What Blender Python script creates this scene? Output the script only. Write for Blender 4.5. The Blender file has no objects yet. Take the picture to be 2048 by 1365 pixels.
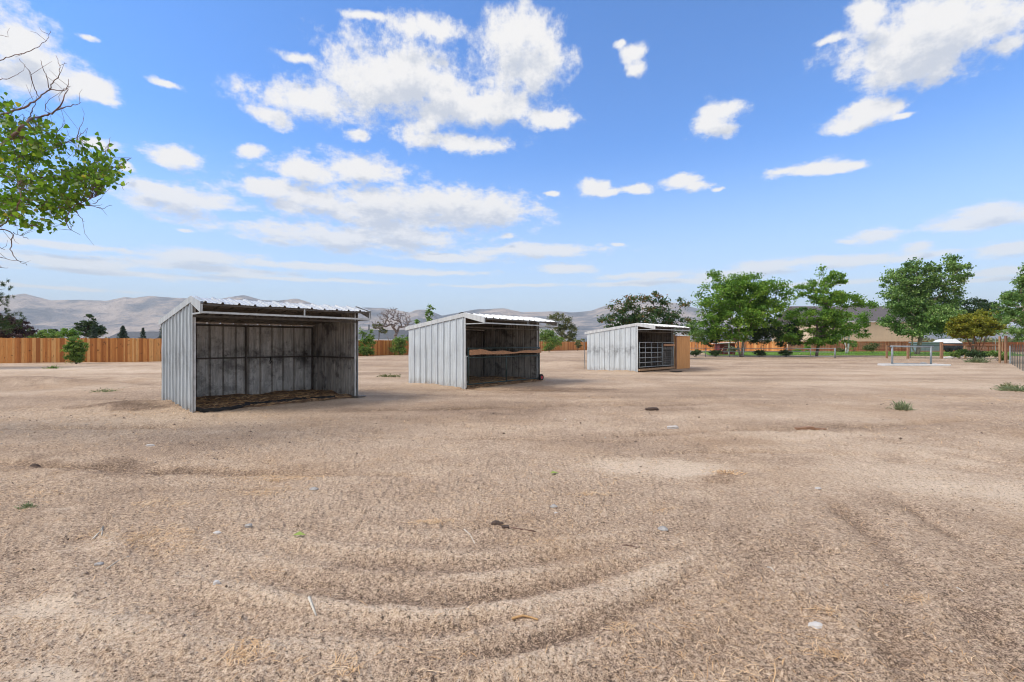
import bpy, math, random
import numpy as np
from mathutils import Vector

# ------------------------------------------------------------------ camera, sky, sun, exposure
F, H, CX, HOR = 955.0, 1.4, 1024.0, 688.0        # focal in photo pixels, eye height, centre column, horizon row
sc = bpy.context.scene
COL = sc.collection
cam = bpy.data.objects.new('camera', bpy.data.cameras.new('camera')); COL.objects.link(cam)
cam.location = (0, 0, H); cam.rotation_euler = (math.radians(90), 0, 0)
cam.data.sensor_width = 36; cam.data.lens = 36 * F / 2048
cam.data.shift_y = (HOR - 682.5) / 2048
cam.data.clip_start = 0.05; cam.data.clip_end = 60000
sc.camera = cam
sc.view_settings.view_transform = 'Standard'; sc.view_settings.look = 'None'
sc.view_settings.gamma = 1; sc.view_settings.use_curve_mapping = False
sc.view_settings.exposure = 1.12
cy = sc.cycles
cy.use_denoising = True
cy.filter_width = 1.05
cy.max_bounces = 6; cy.diffuse_bounces = 3; cy.glossy_bounces = 2; cy.transmission_bounces = 3
cy.transparent_max_bounces = 6; cy.volume_bounces = 0; cy.caustics_reflective = False; cy.caustics_refractive = False

SUN_EL, SUN_AZ = 50.0, -104.0                     # azimuth from +Y towards +X
SKY = 0.115
sun = bpy.data.objects.new('sun', bpy.data.lights.new('sun', 'SUN')); COL.objects.link(sun)
sun.data.energy = 1.55; sun.data.angle = math.radians(28); sun.data.color = (1.0, 0.93, 0.83)
_a, _e = math.radians(SUN_AZ), math.radians(SUN_EL)
to_sun = Vector((math.sin(_a) * math.cos(_e), math.cos(_a) * math.cos(_e), math.sin(_e)))
sun.rotation_euler = to_sun.to_track_quat('Z', 'Y').to_euler()
sun.location = (-20, 0, 30)

# clouds: (column, row, half width, half height) as seen, turned into azimuth / elevation on the sky
CLOUDS = [(775,150,125,72),(640,212,135,32),(545,235,42,18),(600,112,40,14),(850,175,120,55),(925,215,115,36),(850,55,75,24),
 (870,60,35,16),(735,30,48,10),(1035,72,80,52),(1062,130,68,70),(1000,215,85,36),(1095,238,60,20),(905,284,105,20),(850,258,40,18),(715,272,22,9),
 (30,85,120,55),(70,150,100,46),(180,172,58,26),(190,195,50,10),(182,78,20,8),(348,312,50,22),(505,303,30,14),(200,290,46,14),(330,172,34,7),(250,332,18,7),
 (365,400,100,30),(300,375,50,16),(535,372,80,20),(610,345,80,24),(715,340,95,28),(570,412,40,12),
 (780,418,215,38),(950,425,120,36),(870,415,120,36),(690,476,210,22),(800,470,100,18),(560,465,60,10),(640,395,60,12),
 (905,517,112,9),(1075,502,140,12),(1130,537,55,10),(120,490,190,7),(120,522,190,14),(400,517,130,14),(420,537,200,9),(260,548,240,7),(650,535,280,7),(850,545,120,4),(100,575,200,4),(600,560,200,4),(860,487,40,4),
 (1262,105,22,16),(1275,135,22,16),(1240,88,12,10),(1435,225,46,24),(1420,255,38,22),(1462,215,24,18),(1445,262,30,14),(1735,225,62,26),(1695,248,46,16),(1780,215,24,14),(1800,235,30,7),
 (1790,80,120,52),(1850,120,105,40),(1860,50,140,60),(1960,40,130,62),(1790,150,52,26),(1730,20,40,40),(1660,80,30,10),(1830,95,150,40),(2010,95,60,14),
 (1195,372,32,16),(1215,382,38,9),(1272,378,28,9),(1365,362,40,14),(1395,374,34,8),(1435,378,14,4),(1560,344,42,12),(1620,338,60,12),(1690,332,50,9),(1105,391,16,5),
 (1910,445,70,18),(1980,432,70,20),(2060,425,50,22),(1750,470,52,12),(1700,481,24,5),(2010,500,58,15),(2070,497,50,14),(1832,496,34,12),(1570,528,130,9),(1480,545,120,9),(1730,520,80,11),(1650,520,40,7),(1850,510,90,8),(1300,552,110,6),(1260,568,120,5),(1400,560,130,6),(1600,570,200,5),(1990,545,100,7),(1950,562,120,5),(1000,572,120,3),(1235,488,14,4),(1018,472,14,5),(375,462,16,4)]

W = bpy.data.worlds.new("World"); sc.world = W; W.use_nodes = True
nt = W.node_tree; nt.nodes.clear()
def WN(tree, typ, **kw):
    n = tree.nodes.new(typ)
    for k, v in kw.items(): setattr(n, k, v)
    return n
def cloud_group():
    g = bpy.data.node_groups.new('cloud_density', 'ShaderNodeTree')
    g.interface.new_socket('P', in_out='INPUT', socket_type='NodeSocketVector')
    g.interface.new_socket('D', in_out='OUTPUT', socket_type='NodeSocketFloat')
    gi = WN(g, 'NodeGroupInput'); go = WN(g, 'NodeGroupOutput')
    L = g.links.new
    # P = (az, el, 0); stretched copy for the noise: flatter nearer the horizon
    sp = WN(g, 'ShaderNodeSeparateXYZ'); L(gi.outputs[0], sp.inputs[0])
    ab = WN(g, 'ShaderNodeMath', operation='ADD'); L(sp.outputs[1], ab.inputs[0]); ab.inputs[1].default_value = 0.07
    mx = WN(g, 'ShaderNodeMath', operation='MAXIMUM'); L(ab.outputs[0], mx.inputs[0]); mx.inputs[1].default_value = 0.01
    lg = WN(g, 'ShaderNodeMath', operation='LOGARITHM'); L(mx.outputs[0], lg.inputs[0]); lg.inputs[1].default_value = math.e
    ml = WN(g, 'ShaderNodeMath', operation='MULTIPLY'); L(lg.outputs[0], ml.inputs[0]); ml.inputs[1].default_value = 0.66
    cb = WN(g, 'ShaderNodeCombineXYZ'); L(sp.outputs[0], cb.inputs[0]); L(ml.outputs[0], cb.inputs[1])
    n1 = WN(g, 'ShaderNodeTexNoise'); L(cb.outputs[0], n1.inputs['Vector'])
    n1.inputs['Scale'].default_value = 16; n1.inputs['Detail'].default_value = 9; n1.inputs['Roughness'].default_value = 0.70
    n2 = WN(g, 'ShaderNodeTexNoise'); L(cb.outputs[0], n2.inputs['Vector'])
    n2.inputs['Scale'].default_value = 14; n2.inputs['Detail'].default_value = 4; n2.inputs['Roughness'].default_value = 0.55
    # warp
    sb = WN(g, 'ShaderNodeVectorMath', operation='SUBTRACT'); L(n2.outputs['Color'], sb.inputs[0]); sb.inputs[1].default_value = (.5, .5, .5)
    # warp amount shrinks towards the horizon
    wy = WN(g, 'ShaderNodeMath', operation='MULTIPLY_ADD'); L(mx.outputs[0], wy.inputs[0]); wy.inputs[1].default_value = 0.06; wy.inputs[2].default_value = 0.0
    wc = WN(g, 'ShaderNodeCombineXYZ'); wc.inputs[0].default_value = 0.035; L(wy.outputs[0], wc.inputs[1])
    wm = WN(g, 'ShaderNodeVectorMath', operation='MULTIPLY'); L(sb.outputs[0], wm.inputs[0]); L(wc.outputs[0], wm.inputs[1])
    pw = WN(g, 'ShaderNodeVectorMath', operation='ADD'); L(gi.outputs[0], pw.inputs[0]); L(wm.outputs[0], pw.inputs[1])
    cur = None
    for (px, py, rx, ry) in CLOUDS:
        dx, dy = px - CX, HOR - py
        az = math.atan(dx / F); el = math.atan(dy / math.hypot(F, dx))
        ra = rx / F * math.cos(az) ** 2 * 1.25; re = ry / F * math.cos(az) * math.cos(el) ** 2 * 1.32
        m = WN(g, 'ShaderNodeVectorMath', operation='MULTIPLY_ADD'); L(pw.outputs[0], m.inputs[0])
        m.inputs[1].default_value = (1 / ra, 1 / re, 0); m.inputs[2].default_value = (-az / ra, -el / re, 0)
        ln = WN(g, 'ShaderNodeVectorMath', operation='LENGTH'); L(m.outputs[0], ln.inputs[0])
        if cur is None: cur = ln.outputs['Value']
        else:
            mn = WN(g, 'ShaderNodeMath', operation='SMOOTH_MIN'); L(cur, mn.inputs[0]); L(ln.outputs['Value'], mn.inputs[1]); mn.inputs[2].default_value = 0.45
            cur = mn.outputs[0]
    # density = (1 - dist) + (noise - .5) * k
    a = WN(g, 'ShaderNodeMath', operation='MULTIPLY_ADD'); a.inputs[1].default_value = -1.6; a.inputs[2].default_value = 1.6; L(cur, a.inputs[0])
    a2 = WN(g, 'ShaderNodeMath', operation='MAXIMUM'); L(a.outputs[0], a2.inputs[0]); a2.inputs[1].default_value = -1.1
    b = WN(g, 'ShaderNodeMath', operation='SUBTRACT'); L(n1.outputs['Fac'], b.inputs[0]); b.inputs[1].default_value = 0.5
    c = WN(g, 'ShaderNodeMath', operation='MULTIPLY_ADD'); L(b.outputs[0], c.inputs[0]); c.inputs[1].default_value = 4.1; L(a2.outputs[0], c.inputs[2])
    L(c.outputs[0], go.inputs[0])
    return g
L = nt.links.new
sky = WN(nt, 'ShaderNodeTexSky', sky_type='NISHITA'); sky.sun_disc = False
sky.sun_elevation = _e; sky.sun_rotation = _a; sky.altitude = 1500; sky.air_density = 1.0; sky.dust_density = 0.2; sky.ozone_density = 2.0
tc = WN(nt, 'ShaderNodeTexCoord')
sep = WN(nt, 'ShaderNodeSeparateXYZ'); L(tc.outputs['Generated'], sep.inputs[0])
az = WN(nt, 'ShaderNodeMath', operation='ARCTAN2'); L(sep.outputs[0], az.inputs[0]); L(sep.outputs[1], az.inputs[1])
el = WN(nt, 'ShaderNodeMath', operation='ARCSINE'); L(sep.outputs[2], el.inputs[0])
P = WN(nt, 'ShaderNodeCombineXYZ'); L(az.outputs[0], P.inputs[0]); L(el.outputs[0], P.inputs[1])
grp = cloud_group()
g1 = WN(nt, 'ShaderNodeGroup', node_tree=grp); L(P.outputs[0], g1.inputs[0])
# a second look a little higher up: how much cloud lies above = how shaded this bit is
off = WN(nt, 'ShaderNodeMath', operation='MULTIPLY_ADD'); L(el.outputs[0], off.inputs[0]); off.inputs[1].default_value = 0.075; off.inputs[2].default_value = 0.006
offc = WN(nt, 'ShaderNodeCombineXYZ'); offc.inputs[0].default_value = -0.008; L(off.outputs[0], offc.inputs[1])
P2 = WN(nt, 'ShaderNodeVectorMath', operation='ADD'); L(P.outputs[0], P2.inputs[0]); L(offc.outputs[0], P2.inputs[1])
g2 = WN(nt, 'ShaderNodeGroup', node_tree=grp); L(P2.outputs[0], g2.inputs[0])
cov = WN(nt, 'ShaderNodeMapRange', interpolation_type='SMOOTHSTEP'); L(sep.outputs[1], cov.inputs[0])
cov.inputs[1].default_value = 0.52; cov.inputs[2].default_value = 0.15; cov.inputs[3].default_value = 0.0; cov.inputs[4].default_value = 1.75  # unseen cloud cover overhead and behind the camera, added for white fill light
gsum = WN(nt, 'ShaderNodeMath', operation='ADD'); L(g1.outputs[0], gsum.inputs[0]); L(cov.outputs[0], gsum.inputs[1])
al = WN(nt, 'ShaderNodeMapRange', interpolation_type='SMOOTHSTEP'); L(gsum.outputs[0], al.inputs[0])
al.inputs[1].default_value = -0.20; al.inputs[2].default_value = 0.95
sh = WN(nt, 'ShaderNodeMapRange', interpolation_type='SMOOTHSTEP'); L(g2.outputs[0], sh.inputs[0])
sh.inputs[1].default_value = 0.35; sh.inputs[2].default_value = 1.5
CL = 1.0 / SKY
ccol = WN(nt, 'ShaderNodeMix', data_type='RGBA'); L(sh.outputs[0], ccol.inputs['Factor'])
ccol.inputs['A'].default_value = (0.455 * CL, 0.448 * CL, 0.44 * CL, 1); ccol.inputs['B'].default_value = (0.30 * CL, 0.32 * CL, 0.36 * CL, 1)
# nearer the horizon clouds are paler and thinner
skt = WN(nt, 'ShaderNodeMix', data_type='RGBA', blend_type='MULTIPLY'); skt.inputs['Factor'].default_value = 1
L(sky.outputs[0], skt.inputs['A']); skt.inputs['B'].default_value = (0.49, 0.81, 1.12, 1)
hz = WN(nt, 'ShaderNodeMapRange'); L(el.outputs[0], hz.inputs[0]); hz.inputs[1].default_value = 0.02; hz.inputs[2].default_value = 0.30
hz.inputs[3].default_value = 0.55; hz.inputs[4].default_value = 0.97
am = WN(nt, 'ShaderNodeMath', operation='MULTIPLY'); L(al.outputs[0], am.inputs[0]); L(hz.outputs[0], am.inputs[1])
mixc = WN(nt, 'ShaderNodeMix', data_type='RGBA'); L(am.outputs[0], mixc.inputs['Factor']); L(skt.outputs['Result'], mixc.inputs['A']); L(ccol.outputs['Result'], mixc.inputs['B'])
bg = WN(nt, 'ShaderNodeBackground'); L(mixc.outputs['Result'], bg.inputs[0])
hf = WN(nt, 'ShaderNodeMapRange', interpolation_type='SMOOTHSTEP'); L(el.outputs[0], hf.inputs[0]); hf.inputs[1].default_value = -0.02; hf.inputs[2].default_value = 0.40; hf.inputs[3].default_value = 0.95; hf.inputs[4].default_value = 0.0
hm = WN(nt, 'ShaderNodeMix', data_type='RGBA'); L(hf.outputs[0], hm.inputs['Factor']); L(skt.outputs['Result'], hm.inputs['A']); hm.inputs['B'].default_value = (0.325 * CL, 0.392 * CL, 0.440 * CL, 1)
L(hm.outputs['Result'], mixc.inputs['A']); bg.inputs[1].default_value = SKY
wo = WN(nt, 'ShaderNodeOutputWorld'); L(bg.outputs[0], wo.inputs[0])
try: W.cycles.sampling_method = 'MANUAL'; W.cycles.sample_map_resolution = 512
except Exception: pass

# ------------------------------------------------------------------ helpers
rng = np.random.default_rng(7); random.seed(7)
def gp(px, py, z=0.0):
    D = F * (H - z) / (py - HOR)
    return np.array([(px - CX) * D / F, D, z])
def at(px, py, D):
    return np.array([(px - CX) * D / F, D, H + (HOR - py) * D / F])

def _hash(ix, iy, seed):
    n = (ix.astype(np.int64) * 374761393 + iy.astype(np.int64) * 668265263 + seed * 1274126177) & 0x7fffffff
    n = (n ^ (n >> 13)) * 1274126177 & 0x7fffffff
    return ((n ^ (n >> 16)) & 0xffff) / 65535.0
def vnoise(x, y, seed=0):
    ix = np.floor(x); iy = np.floor(y); fx = x - ix; fy = y - iy
    fx = fx * fx * (3 - 2 * fx); fy = fy * fy * (3 - 2 * fy)
    a = _hash(ix, iy, seed); b = _hash(ix + 1, iy, seed); c = _hash(ix, iy + 1, seed); d = _hash(ix + 1, iy + 1, seed)
    return (a + (b - a) * fx) * (1 - fy) + (c + (d - c) * fx) * fy
def fbm(x, y, seed=0, octv=4, gain=.5):
    s = 0; a = 1; t = 0
    for k in range(octv):
        s = s + a * vnoise(x, y, seed + k * 17); t += a; a *= gain
        x, y = x * 2.03 + 5.1 - y * .31, y * 2.03 + 3.7 + x * .15
    return s / t

def raw_mesh(name, V, Fc, mats, mi=None, attrs=None, smooth=False):
    """V (n,3) array, Fc (m,4) or (m,3) array or list"""
    me = bpy.data.meshes.new(name)
    V = np.asarray(V, dtype=np.float32)
    if isinstance(Fc, np.ndarray):
        k = Fc.shape[1]; m = Fc.shape[0]
        me.vertices.add(len(V)); me.vertices.foreach_set('co', V.ravel())
        me.loops.add(m * k); me.loops.foreach_set('vertex_index', Fc.astype(np.int32).ravel())
        me.polygons.add(m); me.polygons.foreach_set('loop_start', np.arange(0, m * k, k, dtype=np.int32))
        me.polygons.foreach_set('loop_total', np.full(m, k, dtype=np.int32))
        me.update(calc_edges=True)
    else:
        me.from_pydata([tuple(map(float, v)) for v in V], [], Fc)
    for m_ in mats: me.materials.append(m_)
    if mi is not None: me.polygons.foreach_set('material_index', np.asarray(mi, dtype=np.int32))
    if attrs:
        for k_, v in attrs.items():
            at_ = me.attributes.new(k_, 'FLOAT', 'POINT'); at_.data.foreach_set('value', np.asarray(v, dtype=np.float32))
    if smooth: me.polygons.foreach_set('use_smooth', np.ones(len(me.polygons), dtype=bool))
    me.update()
    return me
def link(name, me, parent=None, loc=None):
    o = bpy.data.objects.new(name, me); COL.objects.link(o)
    if parent is not None: o.parent = parent
    if loc is not None: o.location = tuple(map(float, loc))
    return o
def tag(o, label=None, cat=None, group=None, kind=None):
    if label: o['label'] = label
    if cat: o['category'] = cat
    if group: o['group'] = group
    if kind: o['kind'] = kind
    return o
def thing(name, loc, label, cat, group=None):
    o = link(name, None, None, loc); o.empty_display_size = .2
    return tag(o, label, cat, group)

class MB:
    def __init__(s): s.v = []; s.f = []; s.m = []; s.t = []
    def add(s, vs, fs, m=0, t=None):
        b = len(s.v); t = random.random() if t is None else t
        s.v += [tuple(map(float, v)) for v in vs]; s.t += [t] * len(vs)
        s.f += [tuple(b + i for i in f) for f in fs]; s.m += [m] * len(fs); return s
    def hexa(s, c, m=0, t=None):      # 8 corners, bottom 0-3 top 4-7
        return s.add(c, [(3, 2, 1, 0), (4, 5, 6, 7), (0, 1, 5, 4), (1, 2, 6, 5), (2, 3, 7, 6), (3, 0, 4, 7)], m, t)
    def bar(s, p, q, w, h, up=(0, 0, 1), m=0, t=None):
        p = Vector(p); q = Vector(q); d = (q - p).normalized(); u = Vector(up)
        if abs(d.dot(u)) > .98: u = Vector((0, 1, 0)) if abs(d.y) < .9 else Vector((1, 0, 0))
        a = d.cross(u).normalized() * (w / 2); b = a.cross(d).normalized() * (h / 2)
        return s.hexa([p - a - b, q - a - b, q + a - b, p + a - b, p - a + b, q - a + b, q + a + b, p + a + b], m, t)
    def box(s, c, sz, rz=0, m=0, t=None):
        cs, sn = math.cos(rz), math.sin(rz); x, y, z = [k / 2 for k in sz]
        o = []
        for zz in (-z, z):
            for xx, yy in ((-x, -y), (x, -y), (x, y), (-x, y)):
                o.append((c[0] + xx * cs - yy * sn, c[1] + xx * sn + yy * cs, c[2] + zz))
        return s.hexa(o, m, t)
    def tube(s, pts, rad, n=6, m=0, t=None):
        pts = [Vector(p) for p in pts]
        if not hasattr(rad, '__len__'): rad = [rad] * len(pts)
        vs = []; fs = []; ref = None
        for i, p in enumerate(pts):
            d = (pts[min(i + 1, len(pts) - 1)] - pts[max(i - 1, 0)])
            if d.length < 1e-9: d = Vector((0, 0, 1))
            d.normalize()
            if ref is None: ref = Vector((1, 0, 0)) if abs(d.x) < .8 else Vector((0, 1, 0))
            a = d.cross(ref).normalized(); b = d.cross(a); ref = -b.cross(d) if False else ref
            for k in range(n):
                an = 2 * math.pi * k / n
                vs.append(p + a * (math.cos(an) * rad[i]) + b * (math.sin(an) * rad[i]))
        for i in range(len(pts) - 1):
            for k in range(n):
                k2 = (k + 1) % n
                fs.append((i * n + k, i * n + k2, (i + 1) * n + k2, (i + 1) * n + k))
        fs.append(tuple(range(n))[::-1]); fs.append(tuple((len(pts) - 1) * n + k for k in range(n)))
        return s.add(vs, fs, m, t)
    def build(s, name, mats, parent=None, bevel=0, smooth=False):
        if not isinstance(mats, (list, tuple)): mats = [mats]
        V = np.array(s.v, dtype=float)
        if parent is not None:
            q = parent; off = np.zeros(3)
            while q is not None: off += np.array(q.location); q = q.parent
            V = V - off; loc = None
        else:
            loc = np.array([V[:, 0].mean(), V[:, 1].mean(), V[:, 2].min()]); V = V - loc
        me = raw_mesh(name, V, s.f, mats, s.m, {'tint': s.t}, smooth)
        o = link(name, me, parent, loc)
        if bevel:
            b = o.modifiers.new('bevel', 'BEVEL'); b.width = bevel; b.segments = 1; b.limit_method = 'ANGLE'
        return o

# ------------------------------------------------------------------ materials
def mat(name):
    m = bpy.data.materials.new(name); m.use_nodes = True
    n = m.node_tree; b = n.nodes['Principled BSDF']; return m, n, b
def ramp(n, fac, stops):
    r = n.nodes.new('ShaderNodeValToRGB'); n.links.new(fac, r.inputs[0]); cr = r.color_ramp
    while len(cr.elements) < len(stops): cr.elements.new(.5)
    for e, (p, c) in zip(cr.elements, stops): e.position = p; e.color = (*c, 1)
    return r.outputs[0]
def noise(n, scale, detail=4, rough=.55, vec=None, stretch=None, coord='Object'):
    t = n.nodes.new('ShaderNodeTexCoord'); v = vec or t.outputs[coord]
    if stretch:
        mp = n.nodes.new('ShaderNodeMapping'); mp.inputs['Scale'].default_value = stretch; n.links.new(v, mp.inputs[0]); v = mp.outputs[0]
    x = n.nodes.new('ShaderNodeTexNoise'); n.links.new(v, x.inputs['Vector'])
    x.inputs['Scale'].default_value = scale; x.inputs['Detail'].default_value = detail; x.inputs['Roughness'].default_value = rough
    return x.outputs['Fac']
def mixc_(n, f, a, b, blend='MIX'):
    x = n.nodes.new('ShaderNodeMix'); x.data_type = 'RGBA'; x.blend_type = blend
    for s, v in (('Factor', f), ('A', a), ('B', b)):
        if isinstance(v, (int, float)): x.inputs[s].default_value = v
        elif isinstance(v, tuple): x.inputs[s].default_value = (*v, 1)
        else: n.links.new(v, x.inputs[s])
    return x.outputs['Result']
def mrange(n, v, a, b, c=0, d=1, smooth=False):
    x = n.nodes.new('ShaderNodeMapRange'); n.links.new(v, x.inputs[0])
    if smooth: x.interpolation_type = 'SMOOTHSTEP'
    for i, k in zip((1, 2, 3, 4), (a, b, c, d)): x.inputs[i].default_value = k
    return x.outputs[0]
def mth(n, op, a, b=None, c=None):
    x = n.nodes.new('ShaderNodeMath'); x.operation = op
    for i, v in enumerate((a, b, c)):
        if v is None: continue
        if isinstance(v, (int, float)): x.inputs[i].default_value = v
        else: n.links.new(v, x.inputs[i])
    return x.outputs[0]
def attr(n, name):
    x = n.nodes.new('ShaderNodeAttribute'); x.attribute_name = name; return x.outputs['Fac']
def bump(n, b, h, dist, strength=1.0):
    x = n.nodes.new('ShaderNodeBump'); n.links.new(h, x.inputs['Height']); x.inputs['Distance'].default_value = dist; x.inputs['Strength'].default_value = strength
    n.links.new(x.outputs[0], b.inputs['Normal'])
def simple(name, c, rough=.6, metal=0.0, var=.25, scale=6, stretch=None, bmp=0):
    m, n, b = mat(name)
    f = noise(n, scale, 5, .6, stretch=stretch)
    lo = tuple(k * (1 - var) for k in c); hi = tuple(min(1, k * (1 + var)) for k in c)
    n.links.new(ramp(n, f, [(.3, lo), (.7, hi)]), b.inputs['Base Color'])
    b.inputs['Roughness'].default_value = rough; b.inputs['Metallic'].default_value = metal
    if bmp: bump(n, b, noise(n, scale * 4, 4, .6, stretch=stretch), bmp)
    return m
def leafmat(name, stops, trans=.3, rough=.55):
    m, n, b = mat(name)
    c = ramp(n, attr(n, 'tint'), stops)
    n.links.new(c, b.inputs['Base Color']); b.inputs['Roughness'].default_value = rough
    b.inputs['Specular IOR Level'].default_value = .25
    tr = n.nodes.new('ShaderNodeBsdfTranslucent'); n.links.new(mixc_(n, 1.0, c, (1.2, 1.35, .7), 'MULTIPLY'), tr.inputs[0])
    mx = n.nodes.new('ShaderNodeMixShader'); mx.inputs[0].default_value = trans
    n.links.new(b.outputs[0], mx.inputs[1]); n.links.new(tr.outputs[0], mx.inputs[2])
    n.links.new(mx.outputs[0], n.nodes['Material Output'].inputs[0])
    return m
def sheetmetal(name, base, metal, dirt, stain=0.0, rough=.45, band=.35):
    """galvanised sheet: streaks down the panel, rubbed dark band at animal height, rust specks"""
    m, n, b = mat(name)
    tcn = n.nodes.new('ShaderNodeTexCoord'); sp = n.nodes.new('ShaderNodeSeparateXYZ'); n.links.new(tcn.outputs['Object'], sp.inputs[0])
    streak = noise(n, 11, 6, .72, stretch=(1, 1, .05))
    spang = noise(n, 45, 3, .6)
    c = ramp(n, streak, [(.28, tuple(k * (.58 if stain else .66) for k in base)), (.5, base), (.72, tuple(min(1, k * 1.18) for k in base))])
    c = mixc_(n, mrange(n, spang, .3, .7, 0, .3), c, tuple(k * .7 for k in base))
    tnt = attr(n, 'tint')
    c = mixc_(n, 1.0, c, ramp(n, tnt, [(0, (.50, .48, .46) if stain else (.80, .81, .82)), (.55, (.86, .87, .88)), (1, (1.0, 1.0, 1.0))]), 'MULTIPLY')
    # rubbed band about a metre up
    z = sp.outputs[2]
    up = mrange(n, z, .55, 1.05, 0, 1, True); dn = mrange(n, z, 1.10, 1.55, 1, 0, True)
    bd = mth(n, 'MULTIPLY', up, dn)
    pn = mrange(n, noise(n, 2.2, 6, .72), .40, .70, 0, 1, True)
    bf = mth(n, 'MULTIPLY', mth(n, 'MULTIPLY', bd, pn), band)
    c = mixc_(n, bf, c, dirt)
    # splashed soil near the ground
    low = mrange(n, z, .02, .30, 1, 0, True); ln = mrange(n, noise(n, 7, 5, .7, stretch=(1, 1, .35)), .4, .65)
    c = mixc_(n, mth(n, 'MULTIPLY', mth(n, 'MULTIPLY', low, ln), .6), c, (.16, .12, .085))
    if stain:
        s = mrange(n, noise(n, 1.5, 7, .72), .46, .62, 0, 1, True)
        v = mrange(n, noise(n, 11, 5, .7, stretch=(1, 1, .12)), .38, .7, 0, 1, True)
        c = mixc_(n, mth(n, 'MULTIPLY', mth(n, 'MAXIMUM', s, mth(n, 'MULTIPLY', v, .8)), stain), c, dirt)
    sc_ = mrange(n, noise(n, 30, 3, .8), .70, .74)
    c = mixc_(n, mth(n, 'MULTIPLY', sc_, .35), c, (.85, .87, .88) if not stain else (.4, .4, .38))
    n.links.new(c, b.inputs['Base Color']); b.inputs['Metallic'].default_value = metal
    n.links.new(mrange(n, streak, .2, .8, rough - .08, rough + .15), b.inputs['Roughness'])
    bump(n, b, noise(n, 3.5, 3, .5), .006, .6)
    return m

M = {}
M['wall'] = sheetmetal('galvanised_sheet', (.57, .63, .665), .30, (.17, .18, .19), band=.5)
M['wall_clean'] = sheetmetal('galvanised_sheet_light', (.73, .785, .81), .22, (.28, .29, .30), band=.25)
M['wall_bright'] = sheetmetal('galvanised_sheet_pale', (.68, .73, .75), .22, (.16, .17, .18), band=.75)
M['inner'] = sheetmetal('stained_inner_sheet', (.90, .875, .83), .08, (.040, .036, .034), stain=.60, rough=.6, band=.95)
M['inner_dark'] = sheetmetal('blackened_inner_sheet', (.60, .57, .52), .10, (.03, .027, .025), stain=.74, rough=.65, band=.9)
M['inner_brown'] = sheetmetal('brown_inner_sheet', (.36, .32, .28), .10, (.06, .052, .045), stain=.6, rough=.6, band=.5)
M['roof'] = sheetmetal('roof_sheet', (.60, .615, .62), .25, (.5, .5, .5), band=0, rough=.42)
M['trim'] = sheetmetal('edge_trim', (.60, .635, .65), .2, (.4, .4, .4), band=0, rough=.45)
M['trim_light'] = sheetmetal('edge_trim_light', (.70, .715, .71), .1, (.4, .4, .4), band=0, rough=.5)
M['tube'] = simple('galvanised_tube', (.50, .52, .52), .45, .35, .2, 8)
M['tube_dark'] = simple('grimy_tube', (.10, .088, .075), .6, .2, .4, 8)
M['green_tube'] = simple('dark_green_gate_tube', (.030, .060, .058), .45, .1, .3, 9)
M['grey_tube'] = simple('grey_panel_tube', (.36, .40, .41), .45, .3, .2, 9)
M['steel'] = simple('weathered_steel_pipe', (.27, .30, .32), .5, .35, .25, 5)
M['wire'] = simple('fence_wire', (.11, .125, .125), .5, .4, .2, 9)
M['tpost'] = simple('green_steel_post', (.07, .09, .085), .6, .2, .3, 9)
M['tgrey'] = simple('grey_steel_post', (.24, .25, .25), .6, .2, .3, 9)
M['rubber'] = simple('black_rubber', (.012, .012, .013), .75, 0, .4, 20, bmp=.004)
M['red'] = simple('red_hub_paint', (.45, .03, .05), .5)
M['chewed'] = simple('gnawed_timber', (.46, .25, .135), .85, 0, .35, 14, (1, 1, 4), bmp=.01)
M['timber'] = simple('weathered_timber', (.40, .25, .14), .85, 0, .3, 6, (3, 3, .4), bmp=.004)
M['redwood'] = simple('reddish_rail_timber', (.42, .19, .095), .8, 0, .3, 6, bmp=.004)
M['post_brown'] = simple('brown_post_timber', (.30, .17, .10), .85, 0, .35, 6, (3, 3, .5), bmp=.004)
M['concrete'] = simple('pale_concrete', (.62, .62, .60), .85, 0, .12, 9, bmp=.004)
M['stone'] = simple('stone', (.36, .34, .32), .85, 0, .35, 9, bmp=.01)
M['stone_pale'] = simple('pale_stone', (.58, .55, .52), .85, 0, .15, 30, bmp=.004)
M['clod'] = simple('dark_clod', (.09, .06, .045), .95, 0, .35, 40, bmp=.006)
M['bleached'] = simple('bleached_stick', (.60, .55, .47), .8, 0, .2, 30)
M['tan_stick'] = simple('tan_stick', (.50, .30, .13), .8, 0, .25, 30)
M['bark'] = simple('grey_brown_bark', (.13, .105, .085), .9, 0, .4, 10, (1, 1, .25), bmp=.02)
M['bark_light'] = simple('pale_bark', (.33, .27, .21), .9, 0, .35, 8, (1, 1, .3), bmp=.01)
M['bark_red'] = simple('reddish_stems', (.27, .14, .085), .9, 0, .35, 8)
M['bark_white'] = simple('white_bark', (.62, .60, .57), .8, 0, .2, 8)
M['bark_grey'] = simple('grey_bare_wood', (.20, .165, .15), .9, 0, .35, 4)
M['twig'] = simple('brown_twig_bark', (.17, .10, .075), .8, 0, .45, 7)
M['leaf_ash'] = leafmat('ash_leaves', [(0, (0.070, 0.166, 0.027)), (.5, (0.152, 0.294, 0.043)), (1, (0.307, 0.448, 0.066))])
M['leaf_cot'] = leafmat('poplar_leaves', [(0, (0.064, 0.143, 0.037)), (.55, (0.160, 0.282, 0.072)), (1, (0.388, 0.514, 0.172))], .22, .42)
M['leaf_dark'] = leafmat('dark_leaves', [(0, (0.021, 0.051, 0.021)), (.6, (0.051, 0.094, 0.036)), (1, (0.109, 0.164, 0.054))], .2)
M['leaf_redtip'] = leafmat('red_tipped_leaves', [(0, (0.026, 0.075, 0.030)), (.6, (0.059, 0.125, 0.037)), (.85, (0.151, 0.141, 0.049)), (1, (0.350, 0.167, 0.083))], .22)
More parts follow.
